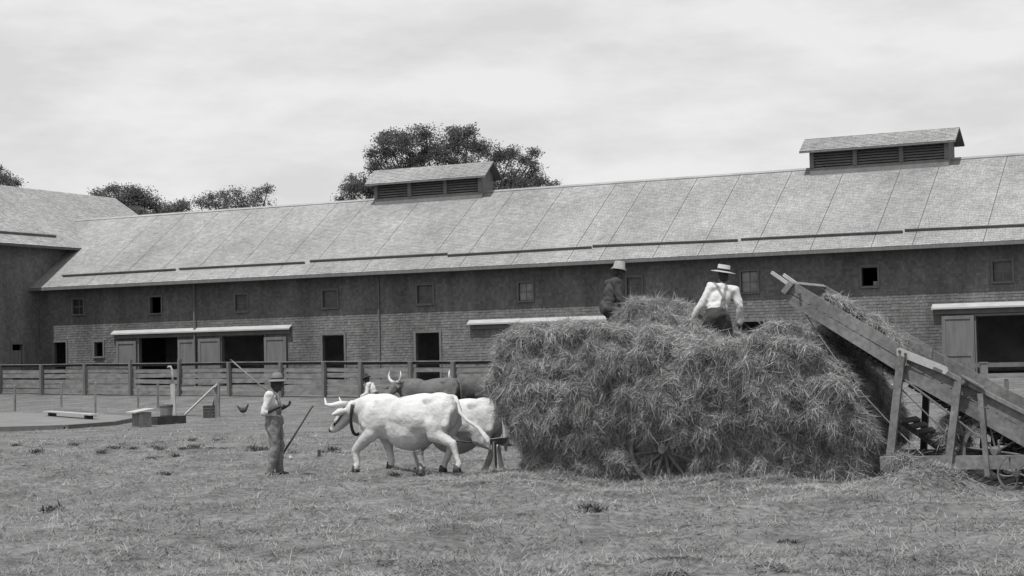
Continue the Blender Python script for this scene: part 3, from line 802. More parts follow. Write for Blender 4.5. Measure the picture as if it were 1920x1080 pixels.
    obj('muzzle', MB().add(SV * np.array([.045, .085, .055]) * S + H(1.635, 0, .765) * S, SF), M['hoof'], o, True, True)
    tp_ = [np.asarray(q) * S for q in tail]; obj('tail', MB().tube(tp_, [.05 * S] + [.032 * S] * (len(tp_) - 3) + [.055 * S, .012 * S], 9), hide, o, True, True)
    return o


HD = unit(-U * math.cos(R(3)) + N * math.sin(R(3)))
LEFT = np.array([-HD[1], HD[0], 0])          # the ox's left, towards the camera
fwdhorn = [(1.22, .08, 1.24), (1.3, .2, 1.25), (1.44, .26, 1.225), (1.58, .25, 1.245), (1.62, .23, 1.37)]
uphorn = [(1.22, .08, 1.24), (1.22, .22, 1.27), (1.24, .33, 1.36), (1.24, .36, 1.5), (1.23, .32, 1.63)]
o1 = onz(762, 892, 0)
S1 = .95
ox1 = make_ox('working_ox', 'near white ox of the pair with its tail swinging back', (o1[0], o1[1], float(gz(o1[0], o1[1])) - .02), HD, S1, [(.34, .0), (-.16, .05), (-.44, .03), (.10, .0)], M['oxwhite'], fwdhorn,
              [(-1.06, 0, 1.34), (-1.14, .02, 1.25), (-1.2, .06, 1.08), (-1.38, .1, .93), (-1.62, .12, .8), (-1.78, .12, .62), (-1.85, .12, .46)], (.0, .0))
o2 = o1 - LEFT * 1.02 - HD * .28
ox2 = make_ox('working_ox', 'far white ox of the pair, its rump against the hay load', (o2[0], o2[1], float(gz(o2[0], o2[1])) - .02), HD, S1, [(-.1, .03), (.24, .0), (-.42, .0), (.16, .0)], M['oxmate'], fwdhorn,
              [(-1.06, 0, 1.34), (-1.14, .02, 1.25), (-1.17, .02, 1.0), (-1.18, .02, .75), (-1.2, .02, .6), (-1.2, .02, .45)], (-.0, .02))
HD2 = unit(np.array([-.96, .28, 0])); L2 = np.array([-HD2[1], HD2[0], 0])
p3 = at(803, 760, 57.5)
ox3 = make_ox('working_ox', 'brown ox with upright pale horns beyond the back of the near white ox', (p3[0], p3[1], float(gz(p3[0], p3[1])) - .05), HD2, 1.0, [(.1, 0), (-.1, 0), (.1, 0), (-.1, 0)], M['oxdark'], uphorn,
              [(-1.06, 0, 1.34), (-1.14, .02, 1.25), (-1.17, .02, 1.0), (-1.18, .02, .75), (-1.2, .02, .6), (-1.2, .02, .45)], (-.05, .06), .95)
p4 = p3 - HD2 * 1.75 - L2 * .7
ox4 = make_ox('working_ox', 'dark brown ox half hidden between the brown ox and the hay load', (p4[0], p4[1], float(gz(p4[0], p4[1])) - .05), HD2, 1.02, [(-.1, 0), (.1, 0), (.1, 0), (-.1, 0)], M['oxdark2'], uphorn,
              [(-1.06, 0, 1.34), (-1.14, .02, 1.25), (-1.17, .02, 1.0), (-1.18, .02, .75), (-1.2, .02, .6), (-1.2, .02, .45)], (-.05, .02), .3)

# yoke across the two white necks
yk = empty('ox_yoke', o1); thing(yk, 'wooden yoke with bent bows across the necks of the two white oxen', 'yoke')
a1 = o1 + HD * 1.0 * S1; a2 = o2 + HD * 1.0 * S1; zy = 1.31 * S1
obj('yoke_beam', MB().tube([a1 + LEFT * .22 + np.array([0, 0, zy - .02]), a1 + np.array([0, 0, zy + .05]), (a1 + a2) / 2 + np.array([0, 0, zy - .04]), a2 + np.array([0, 0, zy + .05]), a2 - LEFT * .22 + np.array([0, 0, zy - .02])], [.04, .055, .055, .055, .04], 10), M['pale'], yk, smooth=True)
for a in (a1, a2):
    pts = [a + LEFT * (.225 * math.cos(t)) + HD * (.03 + .04 * math.sin(-t)) + np.array([0, 0, S1 * 1.12 + .36 * math.sin(t)]) for t in np.linspace(R(-185), R(5), 15)]
    pts = [a + LEFT * .225 + np.array([0, 0, zy])] + [q for q in pts[::-1]] + [a - LEFT * .225 + np.array([0, 0, zy])]
    obj('bow', MB().tube(pts, .028, 8), M['leather'], yk, smooth=True)
hl = empty('ox_halter', o1); thing(hl, 'dark leather halter strap on the head of the near white ox', 'halter')
hp = lambda x, y, z: o1 + (HD * x + LEFT * y) * S1 + np.array([0, 0, z * S1 + ox1.location[2]])
obj('cheek_strap', MB().tube([hp(1.17, .145, 1.2), hp(1.26, .16, 1.09), hp(1.36, .135, .98), hp(1.45, .115, .90), hp(1.52, .1, .86)], .014, 6), M['leather'], hl)
obj('nose_strap', MB().tube([hp(1.5, .112, .84), hp(1.535, .06, .925), hp(1.54, -.06, .925), hp(1.5, -.112, .84)], .013, 6), M['leather'], hl)


# ------------------------------------------------------------------ people
def hand(wr, d, side, pn, s=1.0, curl=.7):
    """palm, four unequal bent fingers and a thumb; d along the forearm, pn palm normal, side towards the thumb"""
    wr, d, side, pn = map(lambda q: unit(np.asarray(q, float)) if q is not wr else np.asarray(q, float), (wr, d, side, pn)); side = unit(side - d * np.dot(side, d)); pn = np.cross(d, side) * (1 if np.dot(np.cross(d, side), pn) > 0 else -1)
    Rm = np.stack([d, side, pn], 1); pr = [('e', wr + d * .045 * s, (.052 * s, .040 * s, .018 * s), Rm)]
    for k, L in zip((1.5, .5, -.5, -1.5), (.068, .078, .072, .056)):
        b = wr + d * .085 * s + side * k * .020 * s; c1 = b + (d * math.cos(curl) + pn * math.sin(curl)) * L * .5 * s; c2 = c1 + (d * math.cos(curl * 2) + pn * math.sin(curl * 2)) * L * .5 * s
        pr += [('c', b - d * .02, .0105 * s, c1, .0095 * s), ('c', c1, .0095 * s, c2, .008 * s)]
    t0 = wr + d * .025 * s + side * .036 * s; t1 = t0 + (d * .6 + side * .6 + pn * .4) * .04 * s; t2 = t1 + (d * .7 + pn * .6 - side * .1) * .035 * s
    return pr + [('c', t0, .013 * s, t1, .011 * s), ('c', t1, .011 * s, t2, .009 * s)]


def head_prims(c, fw, up):
    sd = np.cross(up, fw); Rm = np.stack([fw, sd, up], 1); P = lambda x, y, z: c + fw * x + sd * y + up * z
    return [('e', P(-.012, 0, .03), (.098, .076, .095), Rm), ('e', P(.022, 0, -.045), (.07, .056, .07), Rm), ('c', P(.088, 0, .02), .009, P(.106, 0, -.018), .015), ('e', P(.07, 0, -.055), (.026, .028, .012), Rm), ('e', P(.07, 0, -.088), (.025, .026, .02), Rm),
            ('e', P(-.01, .08, -.005), (.022, .01, .034), Rm), ('e', P(-.01, -.08, -.005), (.022, .01, .034), Rm), ('e', P(.082, 0, .042), (.02, .05, .012), Rm)], P


def person(label, loc, rz, J, skin, shirt, trous, boots=True, sleeve=1.0):
    j = {k: np.asarray(v, float) for k, v in J.items()}
    up = unit(j['head'] - j['neck']) if 'hup' not in j else unit(j['hup']); fw = unit(j['face'] - up * np.dot(j['face'], up))
    hp_, P = head_prims(j['head'], fw, up)
    pel, ch, nk = j['pelvis'], j['chest'], j['neck']
    spine = unit(nk - pel); lat = unit(j['shl'] - j['shr']); fwd = np.cross(lat, spine); Rm = np.stack([fwd, lat, spine], 1)
    tors = lambda g: [('e', pel, (.115 + g, .155 + g, .13), Rm), ('e', (pel + ch) / 2, (.105 + g, .145 + g, .16), Rm), ('e', ch, (.118 + g, .165 + g, .19), Rm), ('e', (ch * .45 + nk * .55), (.085 + g, .16 + g, .09), Rm), ('c', j['shl'], .062 + g, j['shr'], .062 + g)]
    arms = lambda g, fr: [('c', j['sh' + s], .058 + g, j['el' + s], .044 + g) for s in 'lr'] + [('c', j['el' + s], .043 + g, j['el' + s] + (j['wr' + s] - j['el' + s]) * fr, .043 + g - .011 * fr) for s in 'lr']
    legs = lambda g: [('c', j['hi' + s], .095 + g, j['kn' + s], .062 + g) for s in 'lr'] + [('c', j['kn' + s], .062 + g, j['an' + s], .042 + g * 1.3) for s in 'lr']
    body = tors(0) + arms(0, 1) + legs(0) + hp_ + [('c', nk - spine * .05, .062, j['head'] - up * .07, .055)]
    for s in 'lr':
        d = unit(j['wr' + s] - j['el' + s]); sg = 1 if s == 'l' else -1
        body += hand(j['wr' + s], d, fw + np.array([0, 0, .6]), -lat * sg, 1.0, J.get('curl', .8) if not isinstance(J.get('curl', .8), np.ndarray) else .8)
        body += [('c', j['an' + s] - np.array([0, 0, .02]), .045, j['an' + s] + np.array([.13, 0, -.045]), .038)]
    o = organic('person', body, .0105, 2, M[skin]); o.location = tuple(loc); o.rotation_euler = (0, 0, rz); thing(o, label, 'person', None)
    sl = organic('shirt', tors(.016)[1:] + arms(.017, sleeve) + [('c', nk - spine * .07, .085, nk - spine * .02, .066)], .016, 2, M[shirt], o, .022, 11)
    tr = organic('trousers', [('e', pel, (.146, .184, .135), Rm), ('e', pel + spine * .07, (.140, .178, .07), Rm)] + legs(.026), .016, 2, M[trous], o, .028, 10)
    for s in 'lr':
        if boots: organic('boot', [('c', j['an' + s] + np.array([0, 0, .06]), .056, j['an' + s] - np.array([0, 0, .03]), .054), ('c', j['an' + s] - np.array([0, 0, .035]), .048, j['an' + s] + np.array([.14, 0, -.05]), .042)], .011, 2, M['leather'], o)
        obj('eye', MB().add(SV * .013 + P(.079, .033 * (1 if s == 'l' else -1), .012), SF), M['black'], o, True, True)
    organic('hair', [('e', P(-.02, 0, .035), (.1, .081, .098), np.stack([fw, np.cross(up, fw), up], 1)), ('e', P(-.055, 0, -.03), (.05, .066, .06), np.stack([fw, np.cross(up, fw), up], 1))], .012, 2, M['black'], o)
    return o, P, up, fw, sl


def hat(parent, c, axis, prof, mt, band=None, tiltmesh=0):
    h = obj('hat', MB().lathe(prof, c, axis, 24), M[mt], parent, True, True)
    if band: obj('hat_band', MB().lathe(band, c, axis, 24), M['black'], h, True, True)
    return h


BOATER = [(.0, .105), (.085, .105), (.093, .098), (.096, .012), (.186, -.004), (.188, -.012), (.094, -.002), (.08, .01), (.0, .02)]
ROUND = [(.0, .125), (.05, .12), (.082, .095), (.098, .05), (.104, .01), (.15, -.012), (.168, -.022), (.166, -.03), (.1, -.008), (.08, .01), (.0, .03)]
BUCKET = [(.0, .115), (.075, .112), (.09, .10), (.103, .01), (.14, -.03), (.138, -.037), (.1, -.008), (.08, .01), (.0, .03)]


def strap(o, sl, pts, mt, wd=.035, off=.007, name='brace'):
    """a flat strap laid on the shirt"""
    me = sl.data; bvh = BVHTree.FromPolygons([v.co for v in me.vertices], [p.vertices for p in me.polygons]); P = []; Nn = []
    for i in range(len(pts) - 1):
        for k in range(6):
            q = Vector(np.asarray(pts[i]) * (1 - k / 6) + np.asarray(pts[i + 1]) * (k / 6)); c, n_, _, _ = bvh.find_nearest(q); P.append(np.array(c) + np.array(n_) * off); Nn.append(np.array(n_))
    m = MB(); vs = []
    for i in range(len(P)):
        d = unit(P[min(i + 1, len(P) - 1)] - P[max(i - 1, 0)]); sd = unit(np.cross(d, Nn[i])); vs += [P[i] - sd * wd / 2, P[i] + sd * wd / 2, P[i] + sd * wd / 2 - Nn[i] * .012, P[i] - sd * wd / 2 - Nn[i] * .012]
    fs = []
    for i in range(len(P) - 1):
        for k in range(4): fs.append((4 * i + k, 4 * i + (k + 1) % 4, 4 * i + 4 + (k + 1) % 4, 4 * i + 4 + k))
    m.add(vs, fs); obj(name, m, M[mt], o, True)


STAND = dict(pelvis=(0, 0, .93), chest=(.0, 0, 1.23), neck=(.0, 0, 1.45), head=(.03, 0, 1.585), face=(1, 0, -.1), shl=(0, .175, 1.385), shr=(0, -.175, 1.385), hil=(0, .09, .90), hir=(0, -.09, .90), knl=(.03, .1, .49), knr=(.03, -.1, .49), anl=(-.02, .1, .09), anr=(-.02, -.1, .09),
             ell=(-.04, .24, 1.10), elr=(-.04, -.24, 1.10), wrl=(.05, .26, .86), wrr=(.05, -.26, .86))

# the driver in front of the oxen, in profile
pA = onz(515, 890, 0); gA = float(gz(pA[0], pA[1])) - .03
JA = dict(STAND); JA.update(pelvis=(.02, 0, .93), chest=(-.02, 0, 1.22), neck=(.0, 0, 1.43), head=(.065, 0, 1.555), hup=(.22, 0, 1), face=(1, 0, -.35), shl=(-.03, .175, 1.37), shr=(-.03, -.175, 1.37), elr=(-.10, -.235, 1.08), wrr=(.14, -.19, 1.18), ell=(-.05, .23, 1.09), wrl=(.17, .15, 1.17), anl=(.05, .1, .09), knl=(.06, .1, .49), anr=(-.06, -.1, .09))
A_, PA, upA, fwA, slA = person('ox driver standing in profile left of the oxen in denim overalls and a pale shirt', (pA[0], pA[1], gA), R(-6), JA, 'skind', 'shirt', 'denim', True, .12)
A_.scale = (1.07,) * 3
hat(A_, PA(-.012, 0, .07), unit(upA * 1.0 - fwA * .22), ROUND, 'felt2', [(.101, .035), (.1055, .012), (.103, .008)])
bib = organic('overall_bib', [('e', (.085, 0, 1.12), (.045, .13, .15)), ('e', (-.09, 0, 1.0), (.05, .14, .1))], .012, 2, M['denim'], A_)
for sy in (.085, -.085): strap(A_, slA, [(.13, sy, 1.22), (.06, sy * 1.2, 1.44), (-.05, sy * 1.2, 1.44), (-.16, sy * .8, 1.2), (-.14, sy * .4, 1.03)], 'denim', .045)

# his two sticks
def stick(label, a, b, r0, r1, mt, name='wooden_stick', cat='stick'):
    o = empty(name, a); a = np.asarray(a); b = np.asarray(b); mid = (a + b) / 2 + np.array([0, 0, -.01])
    obj('shaft', MB().tube([a, mid, a + (b - a) * .96], [r0, (r0 + r1) / 2, r1], 7), M[mt], o, smooth=True); obj('tip', MB().tube([a + (b - a) * .965, b], [r1 * 1.5, r1 * .6], 7), M['iron'], o); thing(o, label, cat); return o


DA = pA[1] + .16
sa = at(587, 760, DA); sb = at(509, 884, DA); stick('dark goad stick slanting up to the right behind the driver, its foot on the ground', sb, sa, .02, .016, 'darkwood')
DB = pA[1] + .30
stick('long pale pole sloping down from the barn door to the driver\'s shoulder', at(512, 742, DB - .22), at(432, 674, DB + .05), .014, .012, 'wood', 'long_pole', 'pole')

# far drover beside the brown oxen
pD = at(700, 770, 55.5); gD = float(gz(pD[0], pD[1])) - .05
JD = dict(STAND); JD.update(pelvis=(-.08, 0, .90), chest=(.05, 0, 1.15), neck=(.14, 0, 1.34), head=(.22, 0, 1.455), hup=(.35, 0, 1), shl=(.1, .175, 1.28), shr=(.1, -.175, 1.28), ell=(.12, .25, 1.0), elr=(.12, -.25, 1.0), wrl=(.32, .22, .9), wrr=(.32, -.22, .9), face=(1, 0, -.4), hil=(-.08, .09, .88), hir=(-.08, -.09, .88), anl=(.2, .1, .09), knl=(.14, .1, .48), anr=(-.3, -.1, .12), knr=(-.08, -.1, .47))
D_, PD, upD, fwD, slD = person('drover in a white shirt and black hat walking ahead of the brown oxen', (pD[0], pD[1], gD), R(165), JD, 'skind', 'shirt', 'trousers')
hat(D_, PD(-.012, 0, .07), upD, ROUND, 'black')

# ------------------------------------------------------------------ hay
def strands_on(me_o, n, Lr, Wr, down=.6, lift=.25, seed=1, stand=.0):
    me = me_o.data; me.calc_loop_triangles(); nt_ = len(me.loop_triangles); tri = np.zeros(nt_ * 3, np.int32); me.loop_triangles.foreach_get('vertices', tri); tri = tri.reshape(-1, 3)
    co = np.zeros(len(me.vertices) * 3, np.float32); me.vertices.foreach_get('co', co); co = co.reshape(-1, 3).astype(float)
    a, b, c = co[tri[:, 0]], co[tri[:, 1]], co[tri[:, 2]]; nr = np.cross(b - a, c - a); ar = np.linalg.norm(nr, axis=1); nr = unit(nr)
    g = np.random.default_rng(seed); view = unit(np.array([0, 0, 2.0]) + CAM * np.array([1, 1, 0]) - (a + b + c) / 3 - np.array(me_o.location)); wgt = ar * (1 + 2.5 * ((nr * view).sum(1) > -.1))
    i = g.choice(nt_, n, p=wgt / wgt.sum()); u_, v_ = g.random(n), g.random(n); fl = u_ + v_ > 1; u_[fl] = 1 - u_[fl]; v_[fl] = 1 - v_[fl]
    P = a[i] + (b - a)[i] * u_[:, None] + (c - a)[i] * v_[:, None]; Q = nr[i]
    cell = np.floor(P / .10 + g.random((n, 3)) * .5).astype(int); hsh = (cell[:, 0] * 7349 + cell[:, 1] * 9151 + cell[:, 2] * 6007) % 4096; ctab = g.normal(size=(4096, 3))
    rnd = g.normal(size=(n, 3)) * .85 + ctab[hsh] * .6; rnd -= Q * (rnd * Q).sum(1, keepdims=True); dn = np.tile([0, 0, -1.0], (n, 1)); dn -= Q * (dn * Q).sum(1, keepdims=True)
    steep = np.linalg.norm(dn, axis=1, keepdims=True)
    d = unit(unit(rnd) * (1 - .55 * down * steep) + unit(dn) * steep * down + Q * (lift * np.where(g.random((n, 1)) < .12, 2.2, .7) * (g.random((n, 1)) * 1.3 - .1))); L = Lr[0] + (Lr[1] - Lr[0]) * g.random(n) ** 2; Wd = Wr[0] + (Wr[1] - Wr[0]) * g.random(n)
    upv = unit(Q * .5 + np.array([0, 0, -.8]) + g.normal(size=(n, 3)) * .7)
    V, F = blades(P + Q * .012, d, L, Wd, upv, .8 * g.random(n), 2)
    o = link('hay_strands', mesh_np('hay_strands', V, F), M['hay'], me_o); kind(o, 'stuff'); return o


SIL = [(985, 905), (966, 855), (941, 795), (926, 735), (926, 690), (929, 656), (943, 622), (968, 606), (1050, 608), (1140, 608), (1300, 626), (1330, 642), (1385, 640), (1440, 616), (1488, 602), (1515, 622), (1550, 664), (1590, 716), (1622, 775), (1636, 822), (1640, 908)]
silp = []
for (px, py) in SIL:
    silp.append(trainpt(px, py, -.9))
silp = np.array(silp)


def inside(poly, p):
    c = False; n = len(poly); j = n - 1
    for i in range(n):
        if (poly[i][1] > p[1]) != (poly[j][1] > p[1]) and p[0] < (poly[j][0] - poly[i][0]) * (p[1] - poly[i][1]) / (poly[j][1] - poly[i][1]) + poly[i][0]: c = not c
        j = i
    return c


def pdist(poly, p):
    best = 9
    for i in range(len(poly)):
        a, b = poly[i], poly[(i + 1) % len(poly)]; t = np.clip(np.dot(p - a, b - a) / (np.dot(b - a, b - a) + 1e-9), 0, 1); best = min(best, np.linalg.norm(p - a - (b - a) * t))
    return best


HB = tp(1.0, .35, 0.0)
pr = []; lo = silp.min(0); hi = silp.max(0); tries = 0
whs, whz = trainpt(1243, 842, -1.1)
while len(pr) < 620 and tries < 30000:
    tries += 1
    p = np.array([random.uniform(lo[0], hi[0]), random.uniform(lo[1], hi[1])])
    if not inside(silp, p): continue
    dd = pdist(silp, p)
    if dd < .13: continue
    r_ = min(dd * random.uniform(.85, 1.02), random.uniform(.17, .42))
    wn = -1.32 + .30 * float(sstep(1.25, .5, p[1])) + .10 * float(sstep(2.0, 2.7, p[1])); wf = 1.9 - .4 * float(sstep(1.2, .5, p[1]))
    if p[1] < whz + .06 and abs(p[0] - whs) < .62: wn = -.62
    w_ = random.choice([wn + r_, wn + r_ + .1, random.uniform(wn + r_, wf - r_), wf - r_, wn + r_ * 1.3])
    pr.append(('e', tp(p[0], w_, p[1]) - HB, (r_ * 1.05, r_, r_)))
# solid middle
for s_ in np.arange(lo[0] + .7, hi[0] - .8, .3):
    for z_ in np.arange(.4, 2.4, .3):
        if inside(silp, (s_, z_)):
            r_ = min(.5, pdist(silp, np.array([s_, z_])))
            if r_ > .2: pr += [('e', tp(s_, w_, z_) - HB, (r_, r_, r_)) for w_ in (-.5, -.1, .3, .7, 1.1)]
load = organic('hay_load', pr, .045, 1, M['haycore'], None, .17, 4.2)
load.location = tuple(HB); thing(load, 'big rounded load of loose hay heaped over the wagon', 'hay load')
strands_on(load, 180000, (.05, .22), (.0065, .012), .55, .27, 3)

# the forkful heap between the two men
hs = [(1184, 596, 22), (1200, 580, 22), (1195, 602, 26), (1232, 590, 30), (1262, 588, 26), (1288, 600, 22), (1255, 608, 28), (1225, 612, 26), (1302, 612, 16), (1174, 606, 14)]
HC = tp(*[trainpt(1230, 620, .2)[0], .2, trainpt(1230, 620, .2)[1]]); pr = []
for (px, py, r_) in hs:
    s_, z_ = trainpt(px, py, .2); rr = r_ / 117
    for k in range(3): pr.append(('e', tp(s_ + random.uniform(-.05, .05), .2 + random.uniform(-.25, .25), z_ - .02) - HC, (rr, rr, rr)))
heap = organic('hay_heap', pr, .035, 3, M['haycore'], None, .05, 6); heap.location = tuple(HC); thing(heap, 'loose forkful heap of hay on top of the load between the two men', 'hay heap'); strands_on(heap, 13000, (.07, .28), (.006, .011), .5, .24, 5)

# the wagon
wag = empty('hay_wagon', tp(0, 0, 0)); thing(wag, 'wooden hay wagon whose spoked wheel shows under the load', 'wagon')


def wheel(parent, c, ax, r_, nsp, mt='wood', spoke=.03, rimw=.07, hub=.1):
    ax = unit(np.asarray(ax, float)); e1 = np.array([0, 0, 1.0]); e2 = np.cross(ax, e1); c = np.asarray(c, float); n = 36
    prof = [(r_, -rimw / 2), (r_, rimw / 2), (r_ - .055, rimw / 2), (r_ - .055, -rimw / 2), (r_, -rimw / 2)]
    w = obj('wheel', MB().lathe(prof, c, ax, n), M[mt], parent)
    obj('tyre', MB().lathe([(r_ + .013, -rimw / 2 - .003), (r_ + .013, rimw / 2 + .003), (r_ + .001, rimw / 2 + .003), (r_ + .001, -rimw / 2 - .003), (r_ + .013, -rimw / 2 - .003)], c, ax, n), M['iron'], w)
    obj('hub', MB().lathe([(0, -.15), (hub * .6, -.15), (hub, -.06), (hub, .06), (hub * .6, .14), (0, .14)], c, ax, 14), M[mt], w)
    for k in range(nsp):
        t = 2 * math.pi * (k + .3) / nsp; d = e1 * math.cos(t) + e2 * math.sin(t); obj('spoke', MB().tube([c + d * hub * .8, c + d * (r_ - .05)], [spoke, spoke * .8], 6), M[mt], w)
    return w


wr0, wz0 = whs, .50
for s_ in (wr0, wr0 + 2.6):
    wn_ = -1.02 if s_ == wr0 else -.45
    for w_ in (wn_, 1.2): wheel(wag, tp(s_, w_, wz0), -N, .58, 12, 'wheelwood')
    obj('axle', MB().beam(tp(s_, wn_, wz0), tp(s_, 1.2, wz0), .1, .12), M['wood'], wag)
for w_ in (-.4, .6): obj('frame_beam', MB().beam(tp(-2.2, w_, .72), tp(3.5, w_, .72), .12, .16), M['wood'], wag)
sx, sz = trainpt(944, 826, .2)
obj('front_bar', MB().beam(tp(sx - .05, -.35, sz), tp(sx - .05, 1.2, sz), .12, .10), M['wood'], wag)
obj('front_stake', MB().beam(tp(sx + .02, -.2, sz - .55), tp(sx + .02, -.2, sz), .09, .05, U), M['wood'], wag)
obj('pole', MB().tube([tp(-1.5, .45, .66), tp(sx, .45, sz - .06), (a1 + a2) / 2 + np.array([0, 0, zy - .30])], [.06, .055, .045], 9), M['wood'], wag, smooth=True)
lg = obj('draught_chain', MB().tube([tp(sx, .45, sz - .1), (o1 + o2) / 2 + np.array([0, 0, .62]), (a1 + a2) / 2 + np.array([0, 0, .95])], .014, 6), M['iron'], wag)

# ------------------------------------------------------------------ hay loader
LW = -.78; LF = .95
lo_s, _ = trainpt(1700, 900, LW)
ldr = empty('hay_loader', tp(lo_s, 0, 0)); thing(ldr, 'wooden hay loader with a sloping board elevator rising over the end of the load', 'hay loader')


def lp(px, py, w=None):
    w = LW if w is None else w; s_, z_ = trainpt(px, py, LW); return tp(s_, w, z_)


def lboard(name, quad, mt, th=.035, w=None, parent=ldr):
    w = LW if w is None else w
    return obj(name, MB().prism([lp(x, y, w) for x, y in quad], N * th), M[mt], parent)


for w_ in (LW, LF):
    lboard('side_board', [(1490, 530), (1700, 653), (1698, 677), (1482, 549)], 'machine', .035, w_)
    lboard('side_board', [(1480.5, 551), (1697.5, 679), (1692, 702), (1474, 566)], 'machine', .03, w_ + .004)
    lboard('side_board', [(1702, 658), (2010, 822), (2008, 850), (1699, 682)], 'machine', .035, w_ + .03)
    lboard('side_board', [(1698, 684), (2007, 852), (2003, 886), (1693, 710)], 'machine', .03, w_ + .034)
    if w_ > 0: continue
    lboard('edge_strip', [(1770, 692), (2012, 816), (2012, 823), (1768, 700)], 'wood', .06, w_ - .03)
    lboard('hinge_bar', [(1682, 654), (1688, 652), (1776, 688), (1779, 695), (1773, 702), (1682, 666)], 'machpale', .03, w_ - .035)
for (x, y) in ((1688, 659), (1699, 664), (1685, 676), (1500, 552)):
    q = lp(x, y, LW - .05); obj('bolt', MB().lathe([(0, -.02), (.022, -.018), (.022, .03)], q, N, 8), M['iron'], ldr)
lboard('slot', [(1752, 687), (1768, 694), (1766, 698), (1750, 691)], 'gutter', .01, LW - .046)
# deck of cross slats between the two sides
def crossdeck(x0, y0, x1, y1, n, mt='machineback'):
    for i in range(n):
        t = (i + .5) / n; q = np.array(lp(x0 + (x1 - x0) * t, y0 + (y1 - y0) * t)); d = unit(lp(x1, y1) - lp(x0, y0)); L = np.linalg.norm(lp(x1, y1) - lp(x0, y0)) / n
        m_ = MB().obox(q + N * (LF - LW + .035) / 2, d * L * .42, N * ((LF - LW) / 2 - .035), np.cross(d, N) * .012); obj('slat', m_, M[mt], ldr)


crossdeck(1480, 555, 1690, 688, 16); crossdeck(1697, 693, 2000, 868, 18)
def web(x0, y0, x1, y1, n):
    for i in range(n):
        t = (i + .5) / n; q = np.array(lp(x0 + (x1 - x0) * t, y0 + (y1 - y0) * t, LW + .22)); d = unit(lp(x1, y1) - lp(x0, y0)); L = np.linalg.norm(lp(x1, y1) - lp(x0, y0)) / n
        obj('web_slat', MB().obox(q + N * (LF - LW - .26) / 2, d * L * .36, N * ((LF - LW) / 2 - .15), np.cross(d, N) * .02), M['darkwood'], ldr)


web(1492, 577, 1688, 716, 20); web(1694, 722, 1990, 900, 24)
obj('end_block', MB().prism([lp(1466, 546, LW - .06), lp(1482, 527, LW - .06), lp(1490, 532, LW - .06), lp(1474, 552, LW - .06)], N * (LF - LW + .16)), M['wood'], ldr)
for (a, b, w_) in (((1443, 510), (1476, 533), LW + .1), ((1460, 514), (1484, 531), LF - .3)): obj('prong', MB().beam(lp(*a, LW + .1 if w_ < 0 else LW + .25), lp(*b, LW + .1 if w_ < 0 else LW + .25), .05, .05), M['pale'], ldr)


def lpost(p, q, wd, dp, w, mt='machine', name='upright'):
    (a_, b_), (c_, d_) = trainpt(*p, w), trainpt(*q, w); obj(name, MB().beam(tp(a_, w, b_), tp(c_, w, d_), dp, wd, U), M[mt], ldr)


lpost((1663, 915), (1690, 668), .115, .09, LW - .09)
lpost((1776, 893), (1797, 716), .105, .09, LW - .09)
lpost((1852, 893), (1838, 738), .075, .07, LW - .09)
lpost((1731, 862), (1737, 735), .10, .09, LF + .05, 'darkwood')
lpost((1862, 872), (1866, 790), .09, .09, LF + .05, 'darkwood')
obj('base_beam', MB().beam(lp(1652, 868, LW - .02), lp(1925, 866, LW - .02), .09, .2), M['machine'], ldr)
obj('base_beam', MB().beam(lp(1640, 868, LF), lp(1925, 866, LF), .09, .2), M['machine'], ldr)
for x in (1700, 1845): obj('cross_beam', MB().beam(lp(x, 866, LW + .03), lp(x, 866, LF - .05), .1, .14), M['machine'], ldr)
for (a, b) in (((1688, 728), (1800, 838)), ((1805, 740), (1838, 752)), ((1806, 745), (1840, 738))): obj('brace_rod', MB().tube([lp(*a, LW + .02), lp(*b, LW + .02)], .011, 6), M['ironpale'], ldr)
obj('chain_rod', MB().tube([lp(1693, 708, LW - .06), lp(1782, 775, LW - .06), lp(1838, 820, LW - .06)], .016, 6), M['ironpale'], ldr)
obj('pull_rope', MB().tube([lp(1505, 585, LW + .1), lp(1530, 625, LW + .1), lp(1600, 720, LW), lp(1668, 792, LW - .02), lp(1735, 858, LW)], .010, 6), M['wood'], ldr)
obj('shaft', MB().tube([lp(1805, 705, LW - .07), lp(1846, 728, LW - .07)], .028, 8), M['ironpale'], ldr); obj('collar', MB().tube([lp(1806, 716, LW - .10), lp(1810, 721, LW - .04)], .05, 10), M['iron'], ldr)
for w_ in (-.05, .75): obj('rack_rail', MB().beam(lp(1670, 796, w_), lp(1762, 861, w_), .05, .08), M['darkwood'], ldr)
for k in range(6):
    q = lp(1676 + 15 * k, 799 + 10.6 * k, 0) + N * .35; obj('rack_slat', MB().obox(q + np.array([0, 0, .05]), unit(lp(1762, 861) - lp(1670, 796)) * .045, N * .5, (0, 0, .012)), M['machineback'], ldr)
cbig, zbig = trainpt(1866, 888, LW)
wheel(ldr, tp(cbig, LW + .11, .47), -N, .49, 10, 'ironpale', .016, .05, .08); wheel(ldr, tp(cbig, LF - .2, .47), -N, .49, 10, 'ironpale', .016, .05, .08)
obj('axle', MB().tube([tp(cbig, LW + .2, .47), tp(cbig, LF - .2, .47)], .035, 8), M['iron'], ldr)
